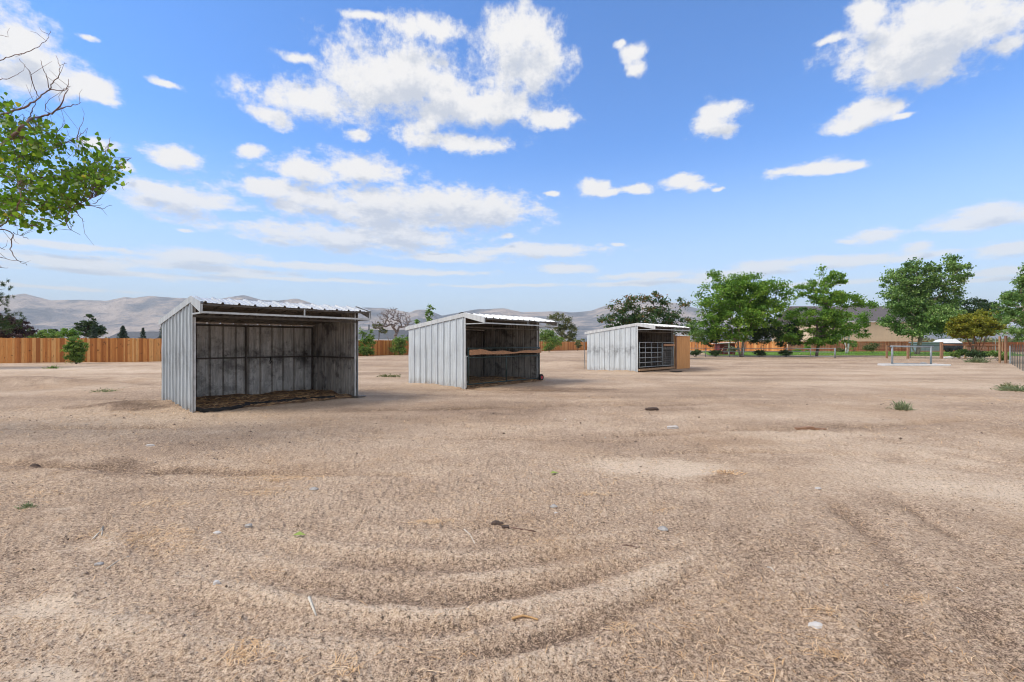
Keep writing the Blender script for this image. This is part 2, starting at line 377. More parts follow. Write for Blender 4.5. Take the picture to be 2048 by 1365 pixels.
M['leaf_yel'] = leafmat('yellow_green_leaves', [(0, (0.120, 0.135, 0.019)), (.5, (0.235, 0.262, 0.033)), (.85, (0.431, 0.383, 0.047)), (1, (0.36, 0.26, 0.047))], .3)
M['leaf_bush'] = leafmat('bright_bush_leaves', [(0, (0.075, 0.141, 0.037)), (.5, (0.167, 0.275, 0.070)), (1, (0.367, 0.467, 0.117))], .3)
M['leaf_olive'] = leafmat('olive_leaves', [(0, (0.065, 0.094, 0.036)), (.6, (0.145, 0.167, 0.065)), (1, (0.290, 0.254, 0.123))], .25)
M['leaf_purple'] = leafmat('purple_leaves', [(0, (0.032, 0.020, 0.025)), (.6, (0.072, 0.041, 0.043)), (1, (0.145, 0.080, 0.065))], .15)
M['leaf_grey'] = leafmat('grey_green_weed', [(0, (0.131, 0.160, 0.087)), (1, (0.348, 0.392, 0.232))], .2)
M['needle'] = leafmat('pine_needles', [(0, (0.023, 0.052, 0.020)), (.6, (0.058, 0.104, 0.032)), (1, (0.145, 0.203, 0.072))], .15)
M['spruce'] = leafmat('spruce_needles', [(0, (0.026, 0.052, 0.032)), (.6, (0.051, 0.087, 0.058)), (1, (0.102, 0.145, 0.102))], .1)
M['leaf_near'] = leafmat('cottonwood_leaves', [(0, (0.055, 0.125, 0.016)), (.5, (0.135, 0.245, 0.026)), (.9, (0.28, 0.39, 0.055)), (1, (0.44, 0.36, 0.08))], .5, .4)
M['grassblade'] = leafmat('lawn_blades', [(0, (.09, .17, .02)), (1, (.20, .33, .04))], .25)

def fence_mat(name, stops, knot):
    m, n, b = mat(name)
    c = ramp(n, attr(n, 'tint'), stops)
    g = noise(n, 7, 6, .7, stretch=(3, 3, .25))
    c = mixc_(n, mrange(n, g, .35, .7, 0, .42), c, tuple(k * .45 for k in stops[1][1]))
    k = mrange(n, noise(n, 5.5, 2, .5, stretch=(1.3, 1.3, .9)), .66, .72, 0, .85)
    c = mixc_(n, k, c, knot)
    n.links.new(c, b.inputs['Base Color']); b.inputs['Roughness'].default_value = .8
    return m
M['cedar'] = fence_mat('cedar_pickets', [(0, (.34, .115, .028)), (.45, (.56, .21, .055)), (.8, (.70, .31, .09)), (1, (.80, .46, .18))], (.06, .025, .012))
M['cedar_old'] = fence_mat('aged_red_pickets', [(0, (.20, .060, .022)), (.5, (.33, .105, .036)), (.85, (.44, .155, .055)), (1, (.54, .23, .10))], (.05, .02, .012))

def ply_mat():
    m, n, b = mat('tan_grooved_siding')
    c = ramp(n, noise(n, 10, 6, .65, stretch=(2, 2, .15)), [(.2, (.44, .19, .06)), (.55, (.68, .34, .125)), (.85, (.78, .45, .19))])
    n.links.new(c, b.inputs['Base Color']); b.inputs['Roughness'].default_value = .8
    return m
M['ply'] = ply_mat()
M['straw'] = leafmat('straw', [(0, (.30, .17, .085)), (.5, (.66, .41, .20)), (1, (.90, .70, .47))], .0, .6)
M['shingle'] = simple('brown_grey_shingles', (.115, .10, .10), .9, 0, .25, 2.5, (1, 1, 4))
M['slate'] = simple('slate_grey_roof', (.105, .115, .13), .9, 0, .2, 1.5)
M['stucco'] = simple('beige_siding', (.62, .50, .34), .8, 0, .06, 1.0)
M['white'] = simple('white_paint', (.74, .75, .76), .6, 0, .06, 3)
M['glass'] = simple('dark_window_glass', (.03, .035, .04), .1, 0, .1, 1)
M['teal'] = simple('grey_teal_metal', (.24, .31, .335), .5, .1, .12, 3)
M['darkblue'] = simple('dark_trailer_metal', (.028, .033, .043), .5, 0, .3, 3)
M['maroon'] = simple('maroon_siding', (.17, .028, .035), .7, 0, .2, 3)

# ------------------------------------------------------------------ ground (one sheet to the horizon)
TONE = [  # px, py, half width m, half depth m, pale(+)/dark(-)
 (1345,932,.95,.42,1.0),(1420,945,.55,.2,.6),(65,1222,.17,.12,1.3),(80,1352,.2,.08,1.3),(155,1100,.22,.12,.7),(118,1018,.2,.12,.9),
 (1620,868,1.1,.5,.7),(1900,950,1.8,.8,.7),(2020,1000,1.0,.7,.7),(1800,930,1.2,.5,.4),(600,1000,.5,.25,.3),
 (150,742,9,2.3,.9),(0,738,9,1.6,.8),(275,815,1.5,.6,-1.3),(60,768,4,1.5,-1.0),(430,785,5,1.2,-.3),(350,765,6,1,-.1),
 (160,700+32,9,2,.5),(1450,960,.45,.18,-.9),(1460,886,.9,.5,-.5),(1850,885,.9,.4,-.5),(400,938,2.4,.28,-.7),(120,930,1.6,.2,-.6),
 (1200,790,6,1.2,-.35),(850,830,4,1.3,-.45),(1400,750,4,1.0,-.6),(1140,778,1.8,.9,-.7),(1150,722,3,3,-.3),(1700,745,9,4,.45),(1300,765,5,1,.3),(1900,770,5,2,.35),  # includes cast shadows right of the two farther shelters, painted as dark tone
 (780,1130,.6,.18,-.5),(1250,905,1.2,.5,-.2),(560,880,1.6,.6,-.2),(1730,716,14,2.2,-.55),(1500,718,8,1.6,-.6),(1920,740,6,2,.3)]
SHEDS = [(-6.53, 9.76, math.radians(48), 3.7, 2.5), (-1.495, 15.19, math.radians(50), 3.9, 2.86), (6.2, 23.6, math.radians(45.5), 3.8, 3.02)]
def ground_tone(x, y):
    t = np.zeros_like(x)
    wx = x + (fbm(x * 1.7, y * 1.7, 41, 3) - .5) * .5 * np.clip(np.hypot(x, y) / 4, .4, 4)
    wy = y + (fbm(x * 1.7, y * 1.7, 42, 3) - .5) * .5 * np.clip(np.hypot(x, y) / 4, .4, 4)
    for px, py, a, b, k in TONE:
        g = gp(px, py)
        d = ((wx - g[0]) / a) ** 2 + ((wy - g[1]) / b) ** 2
        t += k * np.clip(1.25 - d, 0, 1) ** 1.2
    # broad drifting bands left by the drag harrow
    t += (fbm(x * .16, y * .75, 51, 4) - .5) * 2.0
    t += (fbm(x * .9, y * .9, 52, 4) - .5) * 1.1
    # wheel ruts
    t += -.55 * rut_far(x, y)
    t += tracks(x, y) * 20 + rings(x, y) * 24  # pale crests and dark troughs: relief shading painted into the tone
    return t
TRACKS = [([(380,1165),(560,1195),(760,1228),(900,1232),(1050,1212),(1180,1183),(1330,1140),(1450,1085)],.055,.034),
 ([(520,1172),(760,1198),(900,1203),(1040,1188),(1170,1160),(1300,1120)],.06,-.030),
 ([(300,1300),(560,1300),(760,1290),(960,1272),(1130,1240),(1280,1185),(1400,1130)],.05,.030),
 ([(640,1258),(900,1252),(1080,1232),(1200,1205)],.045,-.024),
 ([(700,1335),(900,1322),(1080,1290),(1220,1240),(1340,1180),(1470,1100)],.055,-.034),
 ([(820,1365),(1000,1345),(1150,1300),(1290,1235),(1400,1170),(1480,1110)],.05,.030),
 ([(240,1060),(290,1100),(330,1150),(430,1190)],.09,-.035),([(275,1050),(325,1095),(385,1140),(470,1170)],.06,.030),
 ([(840,1122),(960,1135),(1060,1130)],.09,-.030),([(800,1150),(960,1160),(1100,1150)],.06,.022),
 ([(0,1130),(100,1100),(200,1065),(260,1010)],.07,-.025),([(0,1160),(120,1125),(220,1085)],.06,.020),
 ([(1790,1080),(1850,1180),(1900,1340)],.05,.016),([(1755,1080),(1800,1200),(1830,1365)],.075,-.022),([(1930,1100),(1990,1250),(2040,1365)],.075,-.022),
 ([(1640,1050),(1700,1200),(1730,1365)],.05,.016),([(1290,990),(1400,985),(1560,1005),(1700,1050)],.10,.025),
 ([(1640,905),(1900,900),(2048,925)],.16,.03),([(1600,925),(1850,925),(2048,950)],.16,-.03),([(0,1010),(200,985),(420,975),(650,985)],.10,-.022),([(420,1235),(700,1262),(760,1264)],.05,.02),
 ([(-100,1230),(100,1240),(300,1262),(520,1250)],.06,.018),([(1450,1230),(1500,1150),(1530,1060)],.07,-.016),([(700,1100),(900,1082),(1120,1088),(1300,1070)],.09,.014)]
def tracks(x, y):
    x = np.asarray(x, float); y = np.asarray(y, float); out = np.zeros(x.shape)
    near = np.hypot(x, y) < 9; xx = x[near]; yy = y[near]
    if not len(xx): return out
    wob = (fbm(xx * 2.1, yy * 2.1, 401, 3) - .5) * .16; xx = xx + wob; yy = yy + wob * .7; acc = np.zeros(xx.shape)
    brk = np.clip(.25 + 1.5 * fbm(xx * 1.4, yy * 1.4, 402, 2) - .15, .2, 1.3)
    for pts, w, h in TRACKS:
        P_ = [gp(*p)[:2] for p in pts]; best = np.full(xx.shape, 9.)
        for a, b in zip(P_[:-1], P_[1:]):
            d = b - a; t = np.clip(((xx - a[0]) * d[0] + (yy - a[1]) * d[1]) / (d @ d), 0, 1)
            best = np.minimum(best, np.hypot(xx - a[0] - d[0] * t, yy - a[1] - d[1] * t))
        e0, e1 = np.hypot(xx - P_[0][0], yy - P_[0][1]), np.hypot(xx - P_[-1][0], yy - P_[-1][1])
        acc += h * np.exp(-(best / (w * 1.35)) ** 2) * np.clip(e0 / .55, 0, 1) * np.clip(e1 / .55, 0, 1)
    out[near] = acc * brk
    return out
def rings(x, y):
    rr = np.hypot(x + .5, (y - 5.3)) + (fbm(x * .8, y * .8, 5, 2) - .5) * .35
    am = (.35 + vnoise(x * .9, y * .9, 6)) * np.clip((4.6 - y) / 1.2, 0, 1) * np.clip(1.4 - np.abs(x + .3) / 2.6, 0, 1)
    return am * sum(a * np.exp(-((rr - R) / .07) ** 2) for R, a in ((1.85,.012),(2.05,-.01),(2.25,.020),(2.42,-.014),(2.58,.020),(2.76,-.016),(2.95,.024),(3.12,-.016),(3.3,.020),(3.5,-.015),(3.7,.018),(3.9,-.014),(4.1,.015),(4.3,-.012)))
def rut_far(x, y):
    s = np.zeros_like(x)
    for (x0, y0, x1, y1, w, a, b) in RUTS:
        # distance to the line, faded at its ends
        dx, dy = x1 - x0, y1 - y0; L2 = dx * dx + dy * dy
        t = ((x - x0) * dx + (y - y0) * dy) / L2
        nx = x - (x0 + t * dx); ny = y - (y0 + t * dy)
        wob = (vnoise(x * .8 + 3, y * .8, 61) - .5) * w * 2.4
        d = np.hypot(nx, ny) * np.sign(nx * dy - ny * dx) + wob
        s += np.exp(-(d / w) ** 2) * np.clip(t * 8, 0, 1) * np.clip((1 - t) * 8, 0, 1) * (.4 + 1.1 * vnoise(x * 1.3, y * 1.3, 62))
    return s
def _line(a, b, w):
    p, q = gp(*a), gp(*b); return (p[0], p[1], q[0], q[1], w, 0, 0)
RUTS = [_line((-100, 922), (760, 942), .10), _line((150, 936), (900, 950), .06), _line((680, 822), (1500, 806), .16), _line((640, 872), (1300, 880), .07), _line((0, 862), (420, 850), .12),
        _line((1020, 806), (1560, 800), .12), _line((1150, 870), (2048, 840), .12), _line((0, 760), (420, 772), .3),
        _line((1300, 905), (1640, 898), .08), _line((850, 775), (1200, 784), .14), (1.9, 1.2, 2.9, 4.6, .09, 0, 0), (2.35, 1.0, 3.6, 4.6, .07, 0, 0), (1.45, 1.3, 2.1, 3.4, .07, 0, 0)]
def ground_h(x, y, fine=True):
    x = np.asarray(x, float); y = np.asarray(y, float); r = np.hypot(x, y)
    h = (fbm(x * .35, y * .35, 1, 3) - .5) * .07 * np.clip(r / 6, .3, 1) * np.clip(60 / np.maximum(r, 1), 0, 1)
    # swept arc ridges near the camera (vehicle turned here)
    h += .9 * rings(x, y)
    h += .50 * tracks(x, y)
    h += -.03 * np.minimum(rut_far(x, y), 1.6) * np.clip(r / 5, .7, 3)
    for px, py, a, b, k in ((1130, 733, 2.6, 2.2, .32), (1190, 745, 1.4, .7, .10), (270, 812, 1.3, .8, .12), (50, 770, 3.5, 1.2, .30), (250, 760, 2.5, .8, .14),
                            (1000, 760, 1.2, .6, .05), (1850, 722, 9, 4, .18), (1455, 955, .4, .2, .05), (820, 1110, .5, .16, .02)):
        g = gp(px, py); d = ((x - g[0]) / a) ** 2 + ((y - g[1]) / b) ** 2
        h += k * np.exp(-d * 1.6)
    # soil banked against the shelter walls
    for (gx, gy, an, w_, d_) in SHEDS:
        u = (x - gx) * math.cos(an) + (y - gy) * math.sin(an); v = -(x - gx) * math.sin(an) + (y - gy) * math.cos(an)
        du = np.abs(u - w_ / 2) - w_ / 2; dv = np.abs(v - d_ / 2) - d_ / 2
        dd = np.where((du < 0) & (dv < 0), -np.maximum(du, dv), np.hypot(np.maximum(du, 0), np.maximum(dv, 0)))
        h += np.exp(-(dd / .20) ** 2) * (.10 * vnoise(x * 2.6, y * 2.6, 301) - .012) * np.clip((v + .05) * 4, .12, 1)
    # old hoof prints
    hp = vnoise(x * 5.2 + (vnoise(x * 3, y * 3, 302) - .5), y * 5.6, 303)
    h += -np.clip(hp - .74, 0, .12) * .22 * np.clip(20 / np.maximum(r, 1), 0, 1) * np.clip(fbm(x * .45, y * .45, 304, 2) * 2.4 - .7, 0, 1)
    if fine:
        sm = np.clip(sum(np.clip(1.2 - ((x - gp(p, q)[0]) / a) ** 2 - ((y - gp(p, q)[1]) / b) ** 2, 0, 1) for p, q, a, b, k in TONE[:6]), 0, 1)
        roughm = (1 - .85 * sm) * np.clip(14 / np.maximum(r, 1), 0, 1)
        patch = .55 + .9 * fbm(x * .7, y * .7, 9, 2)
        n1 = fbm(x * 5.5, y * 5.5, 11, 2); n2 = vnoise(x * 19, y * 19, 21); n3 = vnoise(x * 41, y * 41, 23); n4 = vnoise(x * 85, y * 85, 25)
        wxx = x + (fbm(x * 9, y * 9, 201, 2) - .5) * .09; wyy = y + (fbm(x * 9, y * 9, 202, 2) - .5) * .09
        n2 = fbm(wxx * 17, wyy * 23, 21, 3, .6); n3 = fbm(wxx * 38 + 3, wyy * 46, 23, 2, .6)
        h += ((n1 - .5) * .018 + (n2 - .5) * .016 + (n3 - .5) * .015 + (n4 - .5) * .009) * roughm * patch
        h += np.clip(vnoise(x * 27 + 9, y * 27, 31) - .80, 0, 1) * .10 * roughm * patch      # loose clods
    return h
def hz0(x, y): return float(ground_h(np.array([x]), np.array([y]), False)[0])

def build_ground():
    th = np.concatenate([np.linspace(-62, 62, 1250), np.linspace(62, 298, 110)[1:-1]]); th = np.radians(th)
    r = [0.35]
    while r[-1] < 4.2: r.append(r[-1] * 1.0042)
    while r[-1] < 30: r.append(r[-1] * 1.009)
    while r[-1] < 15000: r.append(r[-1] * 1.045)
    r = np.array(r); nr, nth = len(r), len(th)
    R, T = np.meshgrid(r, th, indexing='ij')
    x = R * np.sin(T); y = R * np.cos(T) - .3
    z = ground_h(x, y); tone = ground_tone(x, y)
    V = np.stack([x, y, z], -1).reshape(-1, 3)
    i = np.arange(nr - 1)[:, None] * nth; j = np.arange(nth)[None, :]; j2 = (j + 1) % nth
    Fc = np.stack([i + j, i + nth + j, i + nth + j2, i + j2], -1).reshape(-1, 4)
    V = np.vstack([V, [[0, -.3, float(z[0].mean())]]]); c = len(V) - 1
    m, n, b = mat('dry_ground')
    t = attr(n, 'tone')
    pale, mid, dark = (.72, .575, .43), (.505, .362, .250), (.15, .100, .070)
    f = mth(n, 'MULTIPLY_ADD', t, .27, .485)
    small = noise(n, 3.2, 5, .6); fine = noise(n, 38, 4, .72); spk = noise(n, 120, 3, .7)
    f = mth(n, 'ADD', f, mth(n, 'MULTIPLY_ADD', small, .36, -.18))
    f = mth(n, 'ADD', f, mth(n, 'MULTIPLY_ADD', fine, 1.6, -.80))
    f = mth(n, 'ADD', f, mth(n, 'MULTIPLY_ADD', spk, 2.4, -1.2))
    col = ramp(n, f, [(0.06, dark), (.5, mid), (.95, pale)])
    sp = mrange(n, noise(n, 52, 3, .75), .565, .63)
    col = mixc_(n, mth(n, 'MULTIPLY', sp, .85), col, (.085, .060, .044))                  # dark flecks: shade between clods painted in, with moist crumbs and manure
    s2 = mrange(n, noise(n, 75, 2, .5), .66, .72)
    col = mixc_(n, mth(n, 'MULTIPLY', s2, .5), col, (.62, .50, .33))                     # chaff
    org = mrange(n, noise(n, .45, 3, .6), .5, .7, 0, .35)
    col = mixc_(n, org, col, (.42, .27, .155))
    n.links.new(col, b.inputs['Base Color']); b.inputs['Roughness'].default_value = .95; b.inputs['Specular IOR Level'].default_value = .1
    hb = mth(n, 'ADD', mth(n, 'MULTIPLY', noise(n, 24, 6, .75), 1.0), mth(n, 'MULTIPLY', noise(n, 6, 3, .6), 1.4))
    hb = mth(n, 'ADD', hb, mth(n, 'MULTIPLY', noise(n, 95, 3, .7), .35))
    bump(n, b, hb, .026, .8)
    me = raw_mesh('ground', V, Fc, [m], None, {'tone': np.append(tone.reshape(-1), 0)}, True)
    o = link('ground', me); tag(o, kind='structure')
build_ground()

# ------------------------------------------------------------------ desert mountains
def build_hills():
    prof = [(-1200,600),(-700,585),(-300,600),(0,593),(50,587),(100,600.6),(166,600),(216,601.4),(249,594),(266,596.4),(302,591.5),(345,595),(400,598),(445,597),(487,590.5),(523,600),(558,601),(593,596),(635,610),(690,618),(731,614.6),(765,616),(790,618.7),(818,625),(833,619),(854,619),(885,631),(917,625),(956,618.5),(991,617.6),(1010,616.6),(1044,624.4),(1112,622.5),(1150,625),(1184,621.5),(1207,612.5),(1240,606),(1290,602),(1330,604),(1360,607),(1390,616),(1450,630),(1550,648),(1700,655),(2048,650),(2500,640),(3500,630)]
    pu = np.array([(p[0] - CX) / F for p in prof]); pv = np.array([(HOR - p[1]) / F for p in prof])
    u = np.linspace(-2.4, 2.4, 700); Y = np.linspace(2600, 7000, 150)
    U, YY = np.meshgrid(u, Y, indexing='ij')
    ridge = np.interp(U, pu, pv)
    YR = 5200.0
    x = U * YY; X = x / 1000; Yk = YY / 1000
    def rn(a, b, s): return 1 - np.abs(2 * fbm(a, b, s, 5, .52) - 1)
    rough = rn(X * 1.5, Yk * 1.5, 77)
    t = (YY - 2600) / (YR - 2600)
    rise = np.where(t < 1, np.clip(t, 0, 1) ** 1.5, np.clip(1 - (t - 1) * 1.5, 0, 1))
    h = ridge * YR * rise
    # gullies and foothills lower than the skyline
    h = h * (1 - (.50 * (1 - rough) * np.clip(1 - np.abs(t - 1) * .2, 0, 1)) * np.clip((1 - t) * 5, 0, 1)) + ((fbm(X * 5, Yk * 5, 91, 4) - .5) * 60 + (rn(X * 11, Yk * 6, 95) - .6) * 34) * np.clip(t, 0, 1) * np.clip((1.02 - t) * 4, .22, 1) * np.clip(ridge * 12, .2, 1) * (t < 1.5)
    h = np.where(YY <= 2610, -2, h - 2)
    V = np.stack([x, YY, h], -1).reshape(-1, 3)
    nu, ny = len(u), len(Y); i = np.arange(nu - 1)[:, None] * ny; j = np.arange(ny - 1)[None, :]
    Fc = np.stack([i + j, i + ny + j, i + ny + j + 1, i + j + 1], -1).reshape(-1, 4)
    m, n, b = mat('desert_hillside')
    f1 = noise(n, .0016, 6, .62, stretch=(1, .6, 1)); f2 = noise(n, .007, 6, .65, stretch=(.6, 1, 1))
    f = mth(n, 'ADD', mth(n, 'MULTIPLY', f1, .6), mth(n, 'MULTIPLY', f2, .5))
    c = ramp(n, f, [(.45, (.10, .13, .17)), (.53, (.25, .245, .26)), (.60, (.52, .43, .37)), (.72, (.74, .61, .51))])
    n.links.new(c, b.inputs['Base Color']); b.inputs['Roughness'].default_value = 1; b.inputs['Specular IOR Level'].default_value = 0
    bump(n, b, noise(n, .008, 6, .7), 120, 1.0)
    o = link('hills', raw_mesh('hills', V, Fc, [m], None, None, True)); tag(o, kind='structure')
build_hills()

# ------------------------------------------------------------------ vegetation
def leaf_mesh(C, L_, W_, dirs=None, droop=0.0, flat=0.0, tint=None, fold=False):
    n = len(C)
    u = rng.normal(size=(n, 3))
    if dirs is not None: u = dirs + u * .45
    u[:, 2] -= droop
    u /= np.linalg.norm(u, axis=1, keepdims=True) + 1e-9
    w = rng.normal(size=(n, 3)); w[:, 2] *= (1 - flat)
    w -= u * (u * w).sum(1, keepdims=True); w /= np.linalg.norm(w, axis=1, keepdims=True) + 1e-9
    s = rng.uniform(.65, 1.3, (n, 1))
    a = u * L_ * s * .5; b = w * W_ * s * .5
    V = np.stack([C - a, C - a * .1 + b, C + a, C - a * .1 - b], 1)
    if fold:
        nn = np.cross(u, w) * W_ * .22 * s
        V[:, 1] += nn; V[:, 3] += nn
    Fc = np.arange(n * 4).reshape(n, 4)
    t = rng.uniform(0, 1, n) if tint is None else tint
    return V.reshape(-1, 3), Fc, np.repeat(t, 4)

def in_lobes(lobes, n, shell=.35):
    vol = np.array([l[3] * l[4] * l[5] for l in lobes]); p = vol / vol.sum()
    k = rng.choice(len(lobes), n, p=p); Lb = np.array(lobes)[k]
    d = rng.normal(size=(n, 3)); d /= np.linalg.norm(d, axis=1, keepdims=True)
    r = rng.uniform(shell, 1, (n, 1)) ** .6
    return Lb[:, :3] + d * r * Lb[:, 3:6]

def skeleton(base, nodes, stem_pts, r_tip, r_base, mb, n_side=5, bend=.12):
    """grow limbs from the stem to every clump centre; radii thicken towards the base"""
    pos = [np.array(p, float) for p in stem_pts[0]]; par = [-1] + list(range(len(stem_pts[0]) - 1))
    for sp in stem_pts[1:]:
        b0 = len(pos); pos.append(np.array(sp[0], float)); par.append(0)
        for q in sp[1:]: pos.append(np.array(q, float)); par.append(len(pos) - 2)
    b = np.array(base, float)
    order = np.argsort(np.linalg.norm(nodes - np.array(stem_pts[0][-1]), axis=1))
    for i in order:
        q = nodes[i]; A = np.array(pos)
        d = A - q; dist = np.linalg.norm(d, axis=1)
        dist = dist + np.clip(A[:, 2] - q[2], 0, None) * 1.5
        dist[0] += 5
        j = int(np.argmin(dist)); mid = (A[j] + q) / 2; ln = np.linalg.norm(A[j] - q)
        mid = mid + rng.normal(size=3) * ln * bend; mid[2] += -ln * .05
        pos.append(mid); par.append(j); pos.append(q); par.append(len(pos) - 2)
    n = len(pos); cnt = np.zeros(n); child = np.zeros(n)
    for k in range(n): 
        if par[k] >= 0: child[par[k]] += 1
    cnt[child == 0] = 1
    # children always come after parents except stem joins; walk backwards
    for k in range(n - 1, 0, -1): cnt[par[k]] += cnt[k]
    mx = max(cnt.max(), 1); rad = r_tip + (r_base - r_tip) * (cnt / mx) ** .55
    for k in range(1, n):
        p = par[k]
        if np.linalg.norm(pos[p] - pos[k]) < 1e-4: continue
        r1 = min(rad[p], rad[k] * 1.35); mb.tube([pos[p], pos[k]], [r1, rad[k]], n_side if rad[k] > r_tip * 1.6 else 4)

def tree(name, label, cat, D, base_px, lobes_px, nclump, nleaf, leaf, lmat, bark, r_base=.12, r_tip=.012, stems=1, spread=.5, trunk_top=None, clump=.33,
         group=None, redtop=0.0, depth=.8, base_y=None, shell=.3, flat=.3, lean=0.0, leaf_w=.6, zbase=None, bend=.12):
    bx = (base_px - CX) * D / F; zb = (hz0(bx, D) if zbase is None else zbase) - .03
    base = np.array([bx, D, zb])
    lobes = []
    for (px, py, rx, ry) in lobes_px:
        c = at(px, py, D); s = D / F
        lobes.append((c[0], c[1] + rng.normal() * rx * s * .25, c[2], rx * s, rx * s * depth, ry * s))
    lo = min(l[2] - l[5] for l in lobes); hi = max(l[2] + l[5] for l in lobes); cxm = np.mean([l[0] for l in lobes])
    tt = trunk_top if trunk_top is not None else zb + (max(lo, zb + .2) - zb) + (hi - lo) * .18
    root = thing(name, base, label, cat, group)
    nodes = in_lobes(lobes, nclump, shell)
    nodes[:, 2] = np.maximum(nodes[:, 2], zb + .12)
    mb = MB(); sp = []
    for s in range(stems):
        an = 2 * math.pi * s / max(stems, 1) + .4; off = spread * (0 if stems == 1 else 1)
        top = np.array([bx + off * math.cos(an) + (cxm - bx) * .5 * (lean if lean else .5), D + off * math.sin(an) * .7, tt * (1 if s % 2 == 0 else 1.12)])
        b0 = base + np.array([math.cos(an), math.sin(an), 0]) * (r_base * .6 if stems > 1 else 0)
        pts = [b0 + (top - b0) * t + (rng.normal(size=3) * r_base * .5 * (0 < t < 1)) for t in np.linspace(0, 1, 5)]
        sp.append(pts)
    skeleton(base, nodes, sp, r_tip, r_base, mb, bend=bend)
    mb.build('trunk', bark, root, smooth=True)
    if nleaf:
        k = rng.integers(0, len(nodes), nleaf); cr = clump * np.mean([l[3] for l in lobes])
        cs = rng.uniform(.5, 1.25, len(nodes))
        C = nodes[k] + rng.normal(size=(nleaf, 3)) * np.array([1, 1, .62]) * (cr * cs[k])[:, None] * .62
        C[:, 2] = np.maximum(C[:, 2], zb + .04)
        ct = rng.uniform(-.22, .22, len(nodes))            # each clump has its own shade of leaf
        t = rng.uniform(.1, .8, nleaf) + ct[k]
        if redtop: t += redtop * np.clip((C[:, 2] - (lo + hi) / 2) / (hi - lo) * 2, 0, 1) * rng.uniform(0, 1, nleaf)
        V, Fc, T = leaf_mesh(C, leaf, leaf * leaf_w, droop=.3, flat=flat, tint=np.clip(t, 0, 1))
        zc = V.reshape(-1, 3)[:, 2]; V[:, 2] = np.maximum(zc, zb + .02)
        link('crown', raw_mesh('crown', V - base, Fc, [lmat], None, {'tint': T}), root)
    return root

def conifer(name, label, D, px, top_py, half_px, n=2600, lmat=None, group=None, zb=None):
    bx = (px - CX) * D / F; zb = hz0(bx, D) if zb is None else zb; zt = at(px, top_py, D)[2]; R = half_px * D / F
    root = thing(name, (bx, D, zb), label, 'tree', group)
    MB().tube([(bx, D, zb - .1), (bx, D, zt)], [R * .07, .01], 6).build('trunk', M['bark'], root)
    C = []; Dr = []
    nb = 90
    for i in range(nb):
        t = (i + .5) / nb; z = zb + .12 * (zt - zb) + (zt - zb) * .88 * t; an = i * 2.4; L_ = R * (1 - t) ** .85 * rng.uniform(.75, 1.15) + .06
        m = int(n / nb); s = rng.uniform(.1, 1, m)
        d = np.array([math.cos(an), math.sin(an), -.12])
        P_ = np.array([bx, D, z]) + d * (s * L_)[:, None] + rng.normal(size=(m, 3)) * L_ * .10
        C.append(P_); Dr.append(np.tile(d, (m, 1)))
    C = np.vstack(C); V, Fc, T = leaf_mesh(C, R * .22, R * .09, dirs=np.vstack(Dr))
    link('crown', raw_mesh('crown', V - np.array([bx, D, zb]), Fc, [lmat or M['spruce']], None, {'tint': T}), root)
    return root

G_GARDEN = 'trees around the back lawn'
tree('shade_tree', 'wide dark green tree with reddish tips rising behind the farthest metal shelter', 'tree', 44, 1288,
     [(1238,612,26,18),(1255,595,16,12),(1290,606,40,20),(1310,596,20,10),(1345,618,34,20),(1222,640,28,13),(1300,640,62,24),(1362,606,16,13),(1350,650,34,24),(1215,652,22,8),(1250,635,34,20),(1268,588,8,6)],
     150, 9500, .20, M['leaf_redtip'], M['bark'], .13, stems=3, spread=.7, redtop=.55, clump=.30, group=G_GARDEN)
tree('ash_tree', 'broad bright green tree with several trunks, behind the pipe fence left of the house', 'tree', 50.5, 1482,
     [(1440,596,44,34),(1490,582,54,34),(1537,592,36,34),(1424,640,34,26),(1478,632,58,36),(1530,628,42,28),(1436,556,18,16),(1494,548,14,14),(1408,612,16,14),(1560,600,14,16),(1460,668,46,14),(1520,575,24,20)],
     340, 34000, .23, M['leaf_ash'], M['bark_light'], .17, stems=5, spread=.9, clump=.30, group=G_GARDEN)
tree('ash_tree', 'airy tiered green tree on one dark trunk, left of the beige house roof', 'tree', 51, 1633,
     [(1656,548,14,18),(1668,562,24,14),(1618,574,26,12),(1598,594,26,10),(1650,594,48,18),(1700,600,40,16),(1730,612,16,6),(1640,632,60,18),(1610,656,34,18),(1670,660,38,16),(1598,680,30,10),(1648,682,38,10),(1575,672,28,10)],
     300, 22000, .22, M['leaf_ash'], M['bark'], .15, stems=1, clump=.22, group=G_GARDEN, redtop=.3)
tree('small_ash_tree', 'low spreading green tree with a forked white trunk against the picket fence', 'tree', 66, 1692,
     [(1700,640,34,16),(1716,660,26,12),(1685,668,22,10),(1726,672,16,6),(1672,652,20,12)], 80, 5200, .22, M['leaf_ash'], M['bark_white'], .13, stems=2, spread=.5, clump=.26, group=G_GARDEN, r_tip=.02)
tree('poplar_tree', 'tallest grey green tree with forked top and leaning pale trunks beside the beige house', 'tree', 62, 1833,
     [(1836,556,34,38),(1800,560,26,24),(1788,590,20,16),(1886,556,34,32),(1915,545,14,22),(1855,606,54,36),(1806,620,34,24),(1782,646,26,16),(1862,642,48,28),(1906,596,24,22),(1838,520,14,12),(1822,660,34,14),(1905,520,12,10),(1765,660,14,8)],
     460, 42000, .27, M['leaf_cot'], M['bark_light'], .26, stems=2, spread=1.4, clump=.33, group=G_GARDEN)
tree('background_tree', 'dark tree behind the poplar and the yellow green bush', 'tree', 80, 1945,
     [(1925,612,24,16),(1968,610,24,12),(1905,640,26,26),(1950,636,40,22),(1988,620,12,8)], 150, 11000, .3, M['leaf_dark'], M['bark'], .2, clump=.28, group=G_GARDEN)
